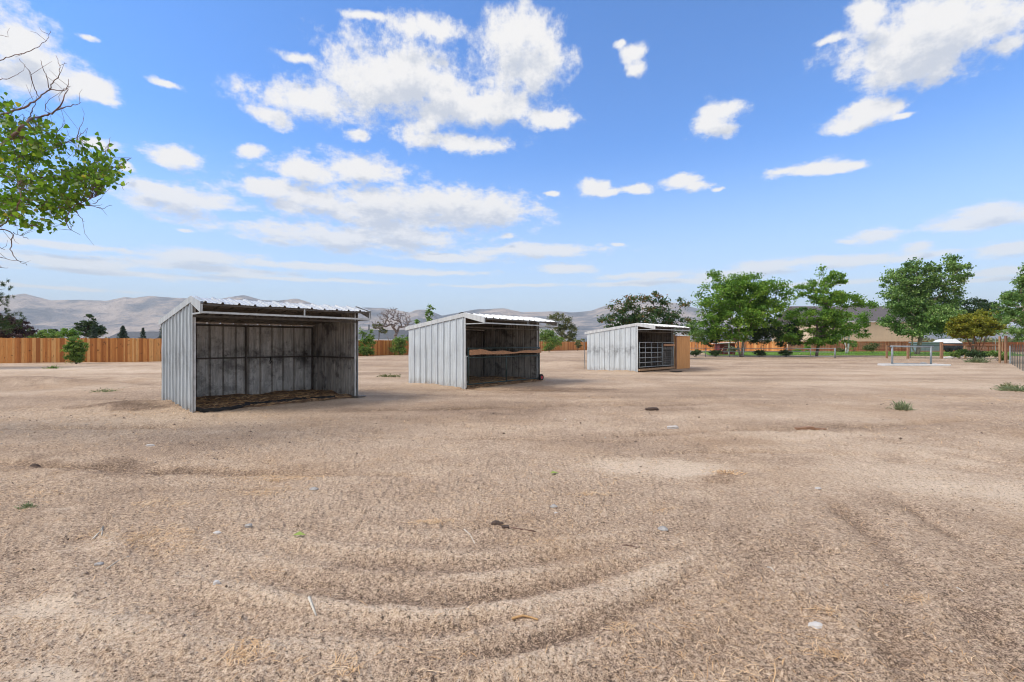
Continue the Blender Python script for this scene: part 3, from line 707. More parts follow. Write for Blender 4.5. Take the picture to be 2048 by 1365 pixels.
tree('yellow_green_tree', 'rounded yellow green bushy tree on many thin reddish stems behind the wooden rail', 'tree', 44, 1955,
     [(1928,648,32,22),(1962,640,36,20),(1984,656,20,18),(1905,662,16,12),(1940,664,42,12),(1915,640,14,10)], 220, 20000, .17, M['leaf_yel'], M['bark_red'], .07, stems=9, spread=1.0, clump=.20, group=G_GARDEN, r_tip=.012)
tree('poplar_tree', 'pale grey green tree at the right border of the photo over the wire fence', 'tree', 34, 2092,
     [(2062,556,26,22),(2040,588,26,16),(2080,610,60,44),(2036,632,30,20),(2018,656,18,14),(2046,668,40,14),(2006,586,13,6),(2090,560,40,40),(2110,640,60,50),(2030,608,20,10)],
     300, 30000, .14, M['leaf_cot'], M['bark_light'], .2, stems=2, spread=.6, clump=.22, group=G_GARDEN)
G_SH = 'dark shrubs along the pipe fence'
def shrub(label, D, bpx, lobes, nleaf=3500, m='leaf_dark', stems=5, leaf=.16, group=G_SH, nclump=60, bark='bark', name='shrub', r=.03, spread=.3, clump=.3, **k):
    return tree(name, label, 'shrub', D, bpx, lobes, nclump, nleaf, leaf, M[m], M[bark], r, .006, stems=stems, spread=spread, clump=clump, group=group, **k)
shrub('open dark shrub on bare stems beside the plywood feed shed', 51, 1392, [(1392,652,20,12),(1396,668,24,14),(1404,680,16,8),(1378,668,10,8)], 4200, m='leaf_cot', bark='bark_light')
shrub('dark leafy shrub between the plywood shed and the maroon playhouse', 52, 1430, [(1428,664,18,12),(1432,680,14,10),(1420,690,10,8)], 2600)
shrub('large dark shrub on pale stems just right of the many-trunked tree', 51, 1524, [(1520,655,24,20),(1528,672,28,16),(1510,678,16,12),(1544,664,16,14)], 6500, bark='bark_light', nclump=90)
shrub('large dark shrub left of the single-trunked airy tree', 52, 1572, [(1572,660,24,18),(1578,676,24,14),(1562,684,14,12),(1594,682,14,10)], 6000, bark='bark_light', nclump=90)
for lab, px in (('low clipped dark shrub at the foot of the open shrub, nearest the plywood shed', 1390), ('low clipped dark shrub left of the many-trunked tree', 1430), ('low clipped dark shrub right of the many-trunked tree', 1518), ('low clipped dark shrub under the large shrub left of the airy tree', 1570)):
    shrub(lab, 50.2, px, [(px, 706, 11, 5)], 1500, stems=3, leaf=.12, nclump=30, name='clipped_shrub', group='clipped shrubs behind the pipe fence')
G_LN = 'shrubs against the back picket fence'
shrub('round grey green shrub against the picket fence behind the hitching rail', 72, 1745, [(1744,694,14,8)], 1600, m='leaf_olive', group=G_LN, nclump=30)
shrub('tall light green shrub beside the white trunk at the picket fence', 80, 1708, [(1706,690,9,10)], 1300, m='leaf_bush', group=G_LN, nclump=25)
shrub('small green shrub at the fence left of the white trunk', 80, 1684, [(1682,700,7,4)], 600, m='leaf_olive', group=G_LN, nclump=16)
shrub('flowering pale green shrub in front of the maroon playhouse', 56, 1468, [(1468,699,9,5)], 1100, m='leaf_grey', group=G_LN, nclump=20)
shrub('light green shrub at the fence beside the airy tree trunk', 80, 1615, [(1613,694,7,9)], 800, m='leaf_ash', group=G_LN, nclump=18)
shrub('low green shrub at the fence left of the airy tree trunk', 80, 1596, [(1594,701,8,3)], 500, m='leaf_bush', group=G_LN, nclump=14)
shrub('broad leaved bright green plant above the stone edging', 45, 1918, [(1912,708,12,6),(1930,706,12,5)], 2400, m='leaf_bush', leaf=.15, nclump=26, group='plants by the wooden rail')
shrub('dark green plant at the foot of the yellow green tree', 42.5, 1962, [(1962,708,20,6)], 2200, m='leaf_dark', nclump=26, leaf=.13, group='plants by the wooden rail')
shrub('green leafy plant left of the tall brown corner post', 37, 1998, [(1994,708,13,6),(2004,714,10,7)], 2600, m='leaf_bush', nclump=30, leaf=.11, group='plants by the wooden rail')
G_FB = 'bushes growing in front of the cedar fence'
shrub('yellowish bush in front of the cedar fence left of the nearest shelter', 33.2, 152, [(152,690,18,12),(151,702,20,12),(152,714,17,11),(148,679,8,6),(172,690,8,6),(140,692,9,8)], 11000, m='leaf_bush', leaf=.085, group=G_FB, nclump=170, name='bush', stems=8, shell=.05)
shrub('tall bright green bush with two peaks right of the nearest shelter', 54, 734, [(724,668,7,12),(744,668,8,12),(734,684,18,12),(732,700,17,11),(733,706,15,7)], 5200, m='leaf_bush', leaf=.14, group=G_FB, nclump=120, name='bush', stems=7, shell=.05)
shrub('rounded green bush at the fence left of the middle shelter', 58, 800, [(800,684,16,9),(797,700,16,10),(812,676,10,6)], 4200, m='leaf_bush', leaf=.15, group=G_FB, nclump=110, name='bush', stems=7, shell=.05)
shrub('rounded green bush at the fence right of the middle shelter', 78, 1098, [(1092,672,18,16),(1112,682,14,10),(1098,694,15,9)], 5200, m='leaf_bush', leaf=.2, group=G_FB, nclump=120, name='bush', stems=6, shell=.05)
shrub('small yellowish bush at the fence just left of the farthest shelter', 96, 1155, [(1156,690,8,6)], 900, m='leaf_olive', leaf=.2, group=G_FB, nclump=20, name='bush')
G_BK = 'trees beyond the cedar fence'
tree('olive_green_tree', 'olive brown tree beyond the fence between the middle and farthest shelters', 'tree', 105, 1122,
     [(1120,646,26,20),(1135,668,22,16),(1108,640,12,10),(1145,655,10,8)], 110, 5200, .30, M['leaf_olive'], M['bark'], .15, clump=.3, group=G_BK)
tree('bare_tree', 'leafless grey tree with fanning branches beyond the fence', 'tree', 80, 783,
     [(768,636,16,20),(785,634,22,22),(804,638,20,18),(752,650,12,12),(820,648,12,10),(780,622,14,8)], 420, 0, .1, M['leaf_olive'], M['bark_grey'], .26, r_tip=.014, stems=6, spread=.8, group=G_BK, trunk_top=2.4, shell=.2, bend=.04)
tree('small_tree', 'small olive tree left of the leafless tree beyond the fence', 'tree', 82, 757, [(757,652,10,8),(766,662,9,6)], 30, 900, .22, M['leaf_olive'], M['bark'], .08, group=G_BK)
tree('slender_tree', 'slender dark green pointed tree behind the middle shelter roof', 'tree', 62, 856,
     [(861,616,5,8),(858,630,8,8),(855,645,11,8),(832,645,6,5),(854,665,14,12)], 60, 2600, .19, M['leaf_cot'], M['bark'], .08, clump=.4, group=G_BK)
tree('purple_leaf_tree', 'dark purple leaved tree at the left border beyond the fence', 'tree', 46, 15,
     [(10,650,24,20),(38,656,24,14),(0,638,16,12),(58,650,9,7),(20,668,40,10)], 120, 8000, .17, M['leaf_purple'], M['bark'], .12, clump=.27, group=G_BK)
tree('round_tree', 'tall dark green rounded tree standing above the cedar fence left of the nearest shelter', 'tree', 75, 181,
     [(182,642,14,12),(168,652,13,9),(196,656,12,10),(182,662,24,12)], 90, 5600, .24, M['leaf_dark'], M['bark'], .15, clump=.28, group=G_BK)
tree('small_tree', 'small bright green tree left of the tall dark rounded tree', 'tree', 70, 136, [(136,666,14,9),(146,670,10,8)], 50, 2600, .2, M['leaf_ash'], M['bark'], .08, clump=.3, group=G_BK)
tree('hedge', 'pale green rounded hedge beyond the fence right of the purple tree', 'hedge', 80, 82, [(70,670,20,8),(90,668,18,9),(110,674,14,5)], 60, 4200, .24, M['leaf_bush'], M['bark'], .06, stems=3, clump=.25, group=G_BK)
conifer('spruce_tree', 'blue grey spruce in front of the tall rounded tree', 68, 188, 650, 13, 2600, group=G_BK)
conifer('spruce_tree', 'dark spruce in front of the grey house roof, right of the rounded tree', 66, 246, 652, 17, 2600, group=G_BK)
conifer('spruce_tree', 'smaller dark spruce in front of the grey house roof beside the nearest shelter', 66, 286, 656, 12, 1800, group=G_BK)
conifer('spruce_tree', 'dark spruce just touching the left wall of the nearest shelter', 60, 324, 645, 10, 1800, group=G_BK)
tree('background_tree', 'distant blue green tree between hedge and small green tree', 'tree', 110, 108, [(108,662,8,5),(116,668,8,5)], 24, 1300, .3, M['spruce'], M['bark'], .1, group=G_BK)
# pine whose bough enters at the left edge
def pine():
    D = 27.0; bx = -31.2; zb = 0
    root = thing('pine_tree', (bx, D, zb), 'green pine bough reaching in at the left border above the purple tree', 'tree')
    mb = MB(); mb.tube([(bx, D, -.1), (bx + .1, D, 3), (bx, D, 6.6)], [.2, .14, .02], 8)
    C = []; Dr = []
    for i in range(64):
        z = 1.9 + 4.4 * i / 64; an = i * 2.4; d = np.array([math.cos(an), math.sin(an), .12]); Ln = 2.9 * (1 - i / 90) * rng.uniform(.75, 1.05)
        p0 = np.array([bx, D, z]); p1 = p0 + d * Ln
        mb.tube([p0, (p0 + p1) / 2 + np.array([0, 0, -.1]), p1], [.035, .02, .008], 4)
        for s in range(16):
            q = p0 + (p1 - p0) * rng.uniform(.4, 1.02) + rng.normal(size=3) * .2
            m = 34; dd = rng.normal(size=(m, 3)) * .75 + d * .9; dd /= np.linalg.norm(dd, axis=1, keepdims=True)
            C.append(q + dd * .09); Dr.append(dd)
    mb.build('trunk', M['bark'], root, smooth=True)
    V, Fc, T = leaf_mesh(np.vstack(C), .2, .018, dirs=np.vstack(Dr) * 2.5)
    link('crown', raw_mesh('crown', V - np.array([bx, D, zb]), Fc, [M['needle']], None, {'tint': T}), root)
pine()
# far-off belt of trees reading as one mass
def treeline():
    C = []
    for i in range(900):
        a = rng.uniform(-1.5, 1.5); D = rng.uniform(180, 420)
        hgt = rng.uniform(1.5, 4.2) * (1 if rng.random() < .8 else 1.5); R = rng.uniform(2, 6)
        d = rng.normal(size=(60, 3)); d /= np.linalg.norm(d, axis=1, keepdims=True); d[:, 2] = np.abs(d[:, 2])
        C.append(np.array([a * D, D, .2]) + d * np.array([R, R, hgt]) * rng.uniform(.6, 1.1, (60, 1)))
    V, Fc, T = leaf_mesh(np.vstack(C), 1.3, .9)
    o = link('distant_treeline', raw_mesh('distant_treeline', V, Fc, [M['leaf_olive']], None, {'tint': T}))
    tag(o, 'low far-off belt of trees under the mountains', 'treeline', kind='stuff')
treeline()

# ------------------------------------------------------------------ cottonwood overhead at the left
def cottonwood():
    D0 = 7.0; tx, ty = -10.6, 7.4
    root = thing('cottonwood_tree', (tx, ty, 0), 'cottonwood boughs with green leaves and bare twigs reaching in from the left border', 'tree')
    mb = MB(); mb.tube([(tx, ty, -.2), (tx + .1, ty, 1.5), (tx - .05, ty + .1, 3.2), (tx + .2, ty, 5.2), (tx + .3, ty, 7.5)], [.27, .23, .19, .13, .06], 12)
    mb.build('trunk', M['bark'], root, smooth=True)
    def Z(zx, zy, D): return at(zx / 2.675, 30 + zy / 2.675, D)
    BR = [([(-60,262),(0,240),(65,222),(130,205),(185,182),(230,155),(258,122),(275,90)], 7.0, 1.6, .6),
          ([(-260,600),(-100,560),(0,535),(75,515),(150,485),(205,440),(265,400),(330,408),(355,395),(372,345)], 6.8, 4.2, .8),
          ([(265,400),(290,350),(318,320),(318,270),(300,220)], 6.8, 1.5, .5),
          ([(265,400),(250,330),(232,290),(220,245)], 6.7, 1.2, .5),
          ([(205,440),(182,380),(165,320),(140,280),(100,235)], 6.9, 1.2, .5),
          ([(-260,800),(-100,745),(0,700),(70,650),(110,610),(155,560),(215,548),(265,530),(300,510),(335,455),(358,400),(370,380)], 6.5, 6.0, 1.0),
          ([(300,510),(350,492),(400,482),(435,466)], 6.5, 2.0, .6),
          ([(155,560),(170,520),(185,490),(195,440)], 6.6, 1.6, .6),
          ([(110,610),(128,560),(120,530)], 6.6, 1.4, .6),
          ([(-240,830),(-80,790),(0,775),(85,760),(170,745),(230,732),(290,715),(350,685),(410,655),(445,632),(465,606)], 7.1, 3.4, .6),
          ([(410,655),(422,620),(438,580),(450,555)], 7.1, 1.2, .4), ([(330,690),(300,640),(320,610),(345,580)], 7.1, 1.2, .4),
          ([(-240,900),(-80,875),(0,868),(120,872),(250,868),(350,868),(450,862),(540,845),(620,812),(660,790),(705,764)], 7.3, 3.8, .5),
          ([(-240,1000),(-80,1010),(0,1010),(120,1015),(230,1022),(330,1028),(420,1010),(480,985),(530,960),(575,932)], 6.9, 3.0, .6),
          ([(440,1015),(490,1022),(545,1036),(600,1020)], 6.9, 1.2, .5),
          ([(382,1035),(356,1090),(360,1120),(384,1155),(430,1176)], 6.7, 1.6, .5), ([(400,1040),(430,1085),(450,1108)], 6.7, 1.2, .5),
          ([(-30,1150),(20,1120),(55,1080),(90,1040),(102,990),(102,930),(96,888)], 6.4, 2.8, 1.2),
          ([(-60,1120),(0,1142),(66,1170),(62,1210),(60,1255),(80,1300),(105,1322),(145,1337)], 6.6, 2.0, .6), ([(66,1165),(110,1180),(150,1200)], 6.6, 1.0, .5),
          ([(-50,1235),(0,1245),(20,1255)], 6.6, 1.0, .5), ([(-80,1290),(0,1300),(60,1312),(100,1312)], 6.6, 1.2, .5), ([(-60,1360),(0,1352),(40,1356)], 6.6, 1.2, .5),
          ([(-60,366),(0,352),(50,340),(85,322),(108,310)], 7.4, 1.4, .5), ([(-60,110),(0,108),(45,118)], 7.4, 1.2, .5),
          ([(0,350),(-50,500),(-150,700)], 7.2, 2, 1.5), ([(560,760),(580,700),(592,655)], 7.3, 1.0, .4), ([(620,905),(655,912),(686,898)], 7.2, 1.0, .4),
          ([(540,980),(520,1000),(500,1010),(440,1018)], 7.0, 1.0, .5), ([(265,528),(240,500),(268,440)], 6.5, 1.1, .5), ([(80,1130),(150,1130),(175,1120)], 6.5, 1.0, .5)]
    allp = []
    tipmb = MB()
    for pts, D, w, dv in BR:
        P_ = []
        for i, (a, b) in enumerate(pts):
            P_.append(Z(a, b, D + dv * math.sin(i * .9 + a * .01) * .45))
        # resample smooth (catmull-rom)
        Q = []
        for i in range(len(P_) - 1):
            p0 = P_[max(i - 1, 0)]; p1 = P_[i]; p2 = P_[i + 1]; p3 = P_[min(i + 2, len(P_) - 1)]
            for t in np.linspace(0, 1, 5)[:-1]:
                Q.append(.5 * ((2 * p1) + (-p0 + p2) * t + (2 * p0 - 5 * p1 + 4 * p2 - p3) * t * t + (-p0 + 3 * p1 - 3 * p2 + p3) * t ** 3))
        Q.append(P_[-1]); Q = np.array(Q) + rng.normal(size=(len(Q), 3)) * .006
        rad = np.linspace(w * .0046, .0022, len(Q))
        bm_ = MB(); bm_.tube(Q, rad, 6); bm_.build('branch', M['twig'], root, smooth=True)
        allp.append(Q)
        # bare side twigs with buds
        for _ in range(int(len(Q) * .12)):
            k = rng.integers(len(Q) // 3, len(Q)); d = rng.normal(size=3) * np.array([.8, .5, 1]); d[2] += .4; d /= np.linalg.norm(d); Lt = rng.uniform(.10, .38)
            e = Q[k] + d * Lt; mid = Q[k] + d * Lt * .5 + rng.normal(size=3) * .02
            tipmb.tube([Q[k], mid, e], [.0030, .0024, .0014], 4)
    # link the boughs to the trunk outside the frame
    bm_ = MB()
    for pts, D, w, dv in BR:
        if pts[0][0] < -20:
            p = Z(*pts[0], D + dv * math.sin(pts[0][0] * .01) * .45); z0 = max(1.6, p[2] - (p[0] - tx) * .55)
            bm_.tube([(tx + .1, ty, z0), ((tx + p[0]) / 2, (ty + p[1]) / 2, (z0 + p[2]) / 2 + .05), p], [w * .013, w * .009, w * .006], 7)
    bm_.build('bough', M['bark'], root, smooth=True)
    A = np.vstack(allp)
    # leafy zones (zoomed picture coordinates: x, y, rx, ry, count)
    LZ = [(20,475,40,30,16),(20,590,60,40,30),(120,630,120,40,60),(260,665,90,55,50),(90,700,130,50,60),(60,800,120,80,70),(230,790,110,70,60),(380,830,100,60,60),(480,750,70,45,36),(565,770,60,45,36),
          (560,850,95,50,85),(460,880,80,50,50),(330,920,110,60,80),(120,920,150,70,90),(60,1010,100,60,60),(230,1010,110,55,60),(380,990,90,50,50),(320,1060,60,45,30),(80,1080,110,45,44),(215,1110,50,28,16),(250,1140,40,14,8),(250,590,30,20,5),(200,580,40,16,5),
          (-120,650,110,120,22),(-140,850,120,120,30),(-130,1020,110,90,20)]
    C = []; Dv = []
    for zx, zy, rx, ry, n in LZ:
        for _ in range(n):
            r_ = math.sqrt(rng.random()); an = rng.uniform(0, 6.283)
            q = Z(zx + rx * r_ * math.cos(an), zy + ry * r_ * math.sin(an), 6.9 + rng.normal() * .35)
            j = int(np.argmin(np.linalg.norm(A - q, axis=1)))
            v = q - A[j]; L_ = np.linalg.norm(v)
            if L_ < 1.2:
                mid = A[j] + v * .5 + rng.normal(size=3) * L_ * .08
                if L_ < .7: tipmb.tube([A[j], mid, q], [.0024, .0018, .0012], 3)
                d = v / (L_ + 1e-6)
                m = rng.integers(2, 5)
                for k in range(m):
                    t = rng.uniform(.55, 1.08) if L_ > .25 else rng.uniform(.2, 1.3)
                    C.append(A[j] + v * t + rng.normal(size=3) * .042); Dv.append(np.array([d[0] * .3, d[1] * .3, -.45])) if k else Dv.append(d)
    tipmb.build('twigs', M['twig'], root)
    C = np.array(C); n = len(C)
    # broad heart-shaped leaf: six points, slightly folded
    u = np.array(Dv) + rng.normal(size=(n, 3)) * .6; u /= np.linalg.norm(u, axis=1, keepdims=True)
    w = rng.normal(size=(n, 3)); w -= u * (u * w).sum(1, keepdims=True); w /= np.linalg.norm(w, axis=1, keepdims=True); nn = np.cross(u, w)
    s = rng.uniform(.024, .048, (n, 1))
    V = np.stack([C - u * s * .75, C - u * s * .62 + w * s * .55 + nn * s * .15, C - u * s * .05 + w * s * .72 + nn * s * .22, C + u * s * .45 + w * s * .34 + nn * s * .1, C + u * s * 1.0,
                  C + u * s * .45 - w * s * .34 + nn * s * .1, C - u * s * .05 - w * s * .72 + nn * s * .22, C - u * s * .62 - w * s * .55 + nn * s * .15], 1).reshape(-1, 3)
    Fc = []; 
    b = np.arange(n)[:, None] * 8
    Fc = np.concatenate([b + np.array([[0, 1, 2, 3]]), b + np.array([[0, 3, 4, 4]]) * 0 + b * 0 + np.array([[0, 3, 4, 5]]), b + np.array([[0, 5, 6, 7]])])
    t = np.clip(rng.beta(2, 2.4, n) + (rng.random(n) > .97) * .6, 0, 1)
    o = link('foliage', raw_mesh('foliage', V - np.array([tx, ty, 0]), Fc, [M['leaf_near']], None, {'tint': np.repeat(t, 8)}), root)
cottonwood()

# ------------------------------------------------------------------ metal shelters
def corr(mb, O, A, L_, B, blen, N, pitch=.305, h=.030, rows=6, m0=0, m1=1, minor=True, phase=.06, wob=.004, thick=.003):
    """ribbed sheet: along A, running up B (length blen(a)), ribs standing out along N; m0 = rib side, m1 = back side"""
    O, A, B, N = map(lambda v: np.array(v, float), (O, A, B, N))
    prof = [(0, 0)]; a = phase
    while a < L_ - .07:
        prof += [(a, 0), (a + .018, h), (a + .043, h), (a + .061, 0)]
        if minor:
            for q in (.135, .215):
                if a + q + .03 < L_: prof += [(a + q, 0), (a + q + .008, h * .16), (a + q + .022, h * .16), (a + q + .03, 0)]
        a += pitch
    prof.append((L_, 0)); n = len(prof)
    seed = int(abs(O[0] * 13 + O[1] * 7 + B[2] * 3)) + 3
    for side, mi in ((0, m0), (1, m1)):
        vs = []; fs = []
        for j in range(rows + 1):
            for (a, o) in prof:
                b = blen(a) * j / rows
                wv = wob * (math.sin(a * 4.1 + j * 1.9 + seed) + math.sin(a * 9.3 - j * 2.7 + seed * 2)) * (0 < j)
                p = O + A * a + B * b + N * (o + wv - side * thick)
                vs.append(p)
        for j in range(rows):
            for i in range(n - 1):
                q = (j * n + i, j * n + i + 1, (j + 1) * n + i + 1, (j + 1) * n + i)
                fs.append(q if not side else q[::-1])
        # tint per separate panel run (three ribs); ribs darkened to paint in their shade
        b0 = len(mb.v); mb.add(vs, fs, mi, .5)
        for k, v in enumerate(vs):
            aa = prof[k % n][0]; mb.t[b0 + k] = (math.sin(int(aa / .92) * 12.9 + seed) * .2 + .8) if prof[k % n][1] < h * .5 else 0.0
    # close the cut edges
    for j in (0, rows):
        base = len(mb.v)
        e0 = [O + A * a + B * (blen(a) * j / rows) + N * o for a, o in prof]; e1 = [p - N * thick for p in e0]
        mb.add(e0 + e1, [(i, i + 1, n + i + 1, n + i) for i in range(n - 1)], m0, .6)

def shelter(name, label, FLp, ang, w, d, zf, zb, e, zv, zvb, wallm, innerm, innerm2, roofm, trimm, ribs=.305, header_z=1.97):
    ca, sa = math.cos(ang), math.sin(ang)
    S = np.array([ca, sa, 0]); T = np.array([-sa, ca, 0]); U = np.array([0, 0, 1.])
    g = np.array([FLp[0], FLp[1], 0])
    def P_(s, t, z): return g + S * s + T * t + U * z
    root = thing(name, P_(w / 2, d / 2, 0), label, 'animal shelter', 'metal livestock shelters')
    zs = -.06
    # side walls: left one ribs face out (-S), right one (+S)
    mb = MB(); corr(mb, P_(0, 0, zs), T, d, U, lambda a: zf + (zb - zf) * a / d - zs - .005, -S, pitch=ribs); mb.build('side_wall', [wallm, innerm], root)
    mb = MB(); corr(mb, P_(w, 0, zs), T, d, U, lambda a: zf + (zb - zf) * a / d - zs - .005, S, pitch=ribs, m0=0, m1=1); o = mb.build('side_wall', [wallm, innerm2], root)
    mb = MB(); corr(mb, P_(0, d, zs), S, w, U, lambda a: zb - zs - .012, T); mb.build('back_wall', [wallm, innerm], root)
    # roof: long rear slope and short front visor, both ribbed
    sl = np.array(P_(0, d + .12, zb - .02) - P_(0, 0, zf)); ls = np.linalg.norm(sl); sl /= ls
    nr = np.cross(S, sl); nr = nr if nr[2] > 0 else -nr
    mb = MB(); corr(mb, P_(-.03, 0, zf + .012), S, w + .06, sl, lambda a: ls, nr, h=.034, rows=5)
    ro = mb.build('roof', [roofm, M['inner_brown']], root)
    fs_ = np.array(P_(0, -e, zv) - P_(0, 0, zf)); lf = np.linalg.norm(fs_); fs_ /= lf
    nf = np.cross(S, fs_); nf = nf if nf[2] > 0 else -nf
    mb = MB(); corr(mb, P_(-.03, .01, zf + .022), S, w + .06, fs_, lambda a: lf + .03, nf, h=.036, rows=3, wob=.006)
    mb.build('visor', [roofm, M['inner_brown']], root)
    for s0, sg in ((-.035, -1), (w + .035, 1)):
        mb = MB(); tr = .012
        for (t0, z0, t1, z1, hh0, hh1) in ((d + .14, zb + .035, 0, zf + .05, .13, .13), (0, zf + .05, -e - .02, zv + .045, .15, zv - zvb + .05)):
            a0, a1 = P_(s0, t0, z0), P_(s0, t1, z1); b0, b1 = P_(s0, t0, z0 - hh0), P_(s0, t1, z1 - hh1)
            o_ = S * sg * tr * -1
            mb.hexa([b0, b1, b1 + o_, b0 + o_, a0, a1, a1 + o_, a0 + o_], 0, .6)
            # folded flange on top of the sheets
            f_ = S * sg * -.06
            mb.hexa([a0 + o_, a1 + o_, a1 + f_, a0 + f_, a0 + o_ + U * .003, a1 + o_ + U * .003, a1 + f_ + U * .003, a0 + f_ + U * .003], 0, .9)
        mb.build('edge_trim', trimm, ro)
    # frame
    q = .042
    for (s, t, z1) in ((q, q, zf - .06), (w - q, q, zf - .06), (q, d - q - .01, zb - .05), (w - q, d - q - .01, zb - .05)):
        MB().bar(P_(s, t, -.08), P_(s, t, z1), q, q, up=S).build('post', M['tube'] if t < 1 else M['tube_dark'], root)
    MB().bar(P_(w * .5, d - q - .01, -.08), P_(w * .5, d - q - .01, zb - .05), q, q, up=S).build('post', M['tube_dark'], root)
    for (a, b) in (((q, d - .05, 1.03), (w - q, d - .05, 1.03)), ((w - .045, q, 1.03), (w - .045, d - q, 1.03)), ((.045, q, 1.03), (.045, d - q, 1.03))):
        MB().bar(P_(*a), P_(*b), q, q * .9, up=U).build('rail', M['tube_dark'], root)
    # white edging on front of both side walls
    for s in (-.008, w + .008): MB().bar(P_(s, -.006, zs), P_(s, -.006, zf - .04), .006, .050, up=T).build('corner_edging', trimm, root)
    mb = MB()
    mb.bar(P_(0, .02, header_z), P_(w, .02, header_z), q, q)
    mb.bar(P_(0, .03, zf - .06), P_(w, .03, zf - .06), q, q)
    for k in (.33, .66): mb.bar(P_(w * k, .02, header_z), P_(w * k, .02, zf - .06), q * .7, q * .7, up=S)
    for tt in (.33, .66): mb.bar(P_(0, d * tt, zf + (zb - zf) * tt - .045), P_(w, d * tt, zf + (zb - zf) * tt - .045), .04, .05)
    mb.bar(P_(.03, d - .05, zb - .06), P_(w - .03, d - .05, zb - .06), q, q)
    mb.build('roof_framing', M['tube_dark'], root)
    mb = MB()
    mb.bar(P_(-.03, -e, zvb), P_(w + .03, -e, zvb), .034, .04); 
    for s in (0, w): mb.bar(P_(s, 0, zvb - .01), P_(s, -e, zvb - .01), .03, .03); mb.bar(P_(s, -e + .01, zvb), P_(s, -e + .01, zv + .0), .034, .034, up=S)
    for s in (.55,): mb.bar(P_(w * s, -e + .01, zvb + .02), P_(w * s, -e + .01, zv), .03, .03, up=S)
    mb.build('visor_frame', M['tube'], root)
    MB().bar(P_(0, -e + .02, zv - .012), P_(w, -e + .02, zv - .012), .04, .03).build('visor_purlin', M['tube_dark'], root)
    return root, P_, S, T

def dirang(a): return math.radians(a)
# nearest
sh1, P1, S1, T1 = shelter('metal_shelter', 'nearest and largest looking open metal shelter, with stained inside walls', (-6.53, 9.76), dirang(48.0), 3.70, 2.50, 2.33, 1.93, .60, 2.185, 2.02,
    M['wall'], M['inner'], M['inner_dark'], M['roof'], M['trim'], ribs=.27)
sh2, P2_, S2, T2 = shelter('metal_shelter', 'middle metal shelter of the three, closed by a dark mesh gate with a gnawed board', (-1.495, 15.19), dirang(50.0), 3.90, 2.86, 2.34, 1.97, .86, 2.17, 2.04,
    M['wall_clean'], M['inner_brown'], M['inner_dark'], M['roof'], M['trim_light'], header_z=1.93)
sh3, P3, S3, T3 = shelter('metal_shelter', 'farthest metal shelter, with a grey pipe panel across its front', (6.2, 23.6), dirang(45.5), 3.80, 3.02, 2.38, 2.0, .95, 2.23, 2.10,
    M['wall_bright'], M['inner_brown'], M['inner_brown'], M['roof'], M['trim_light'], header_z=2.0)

# ties hanging on the rail of the nearest shelter
for sx in (.40, 2.45):
    mb = MB(); z = 1.0
    for k in range(3): mb.bar(P1(sx + .02 * k, 2.40, 1.05 - .06 * k), P1(sx + .02 * math.sin(k * 5), 2.40, .97 - .06 * k), .03, .015, up=S1)
    mb.build('tie_strap', M['rubber'], sh1)
# small foot plate under the right front post
MB().box(P1(3.72, -.06, .03), (.34, .14, .02), dirang(8)).build('foot_plate', M['tube_dark'], sh1)

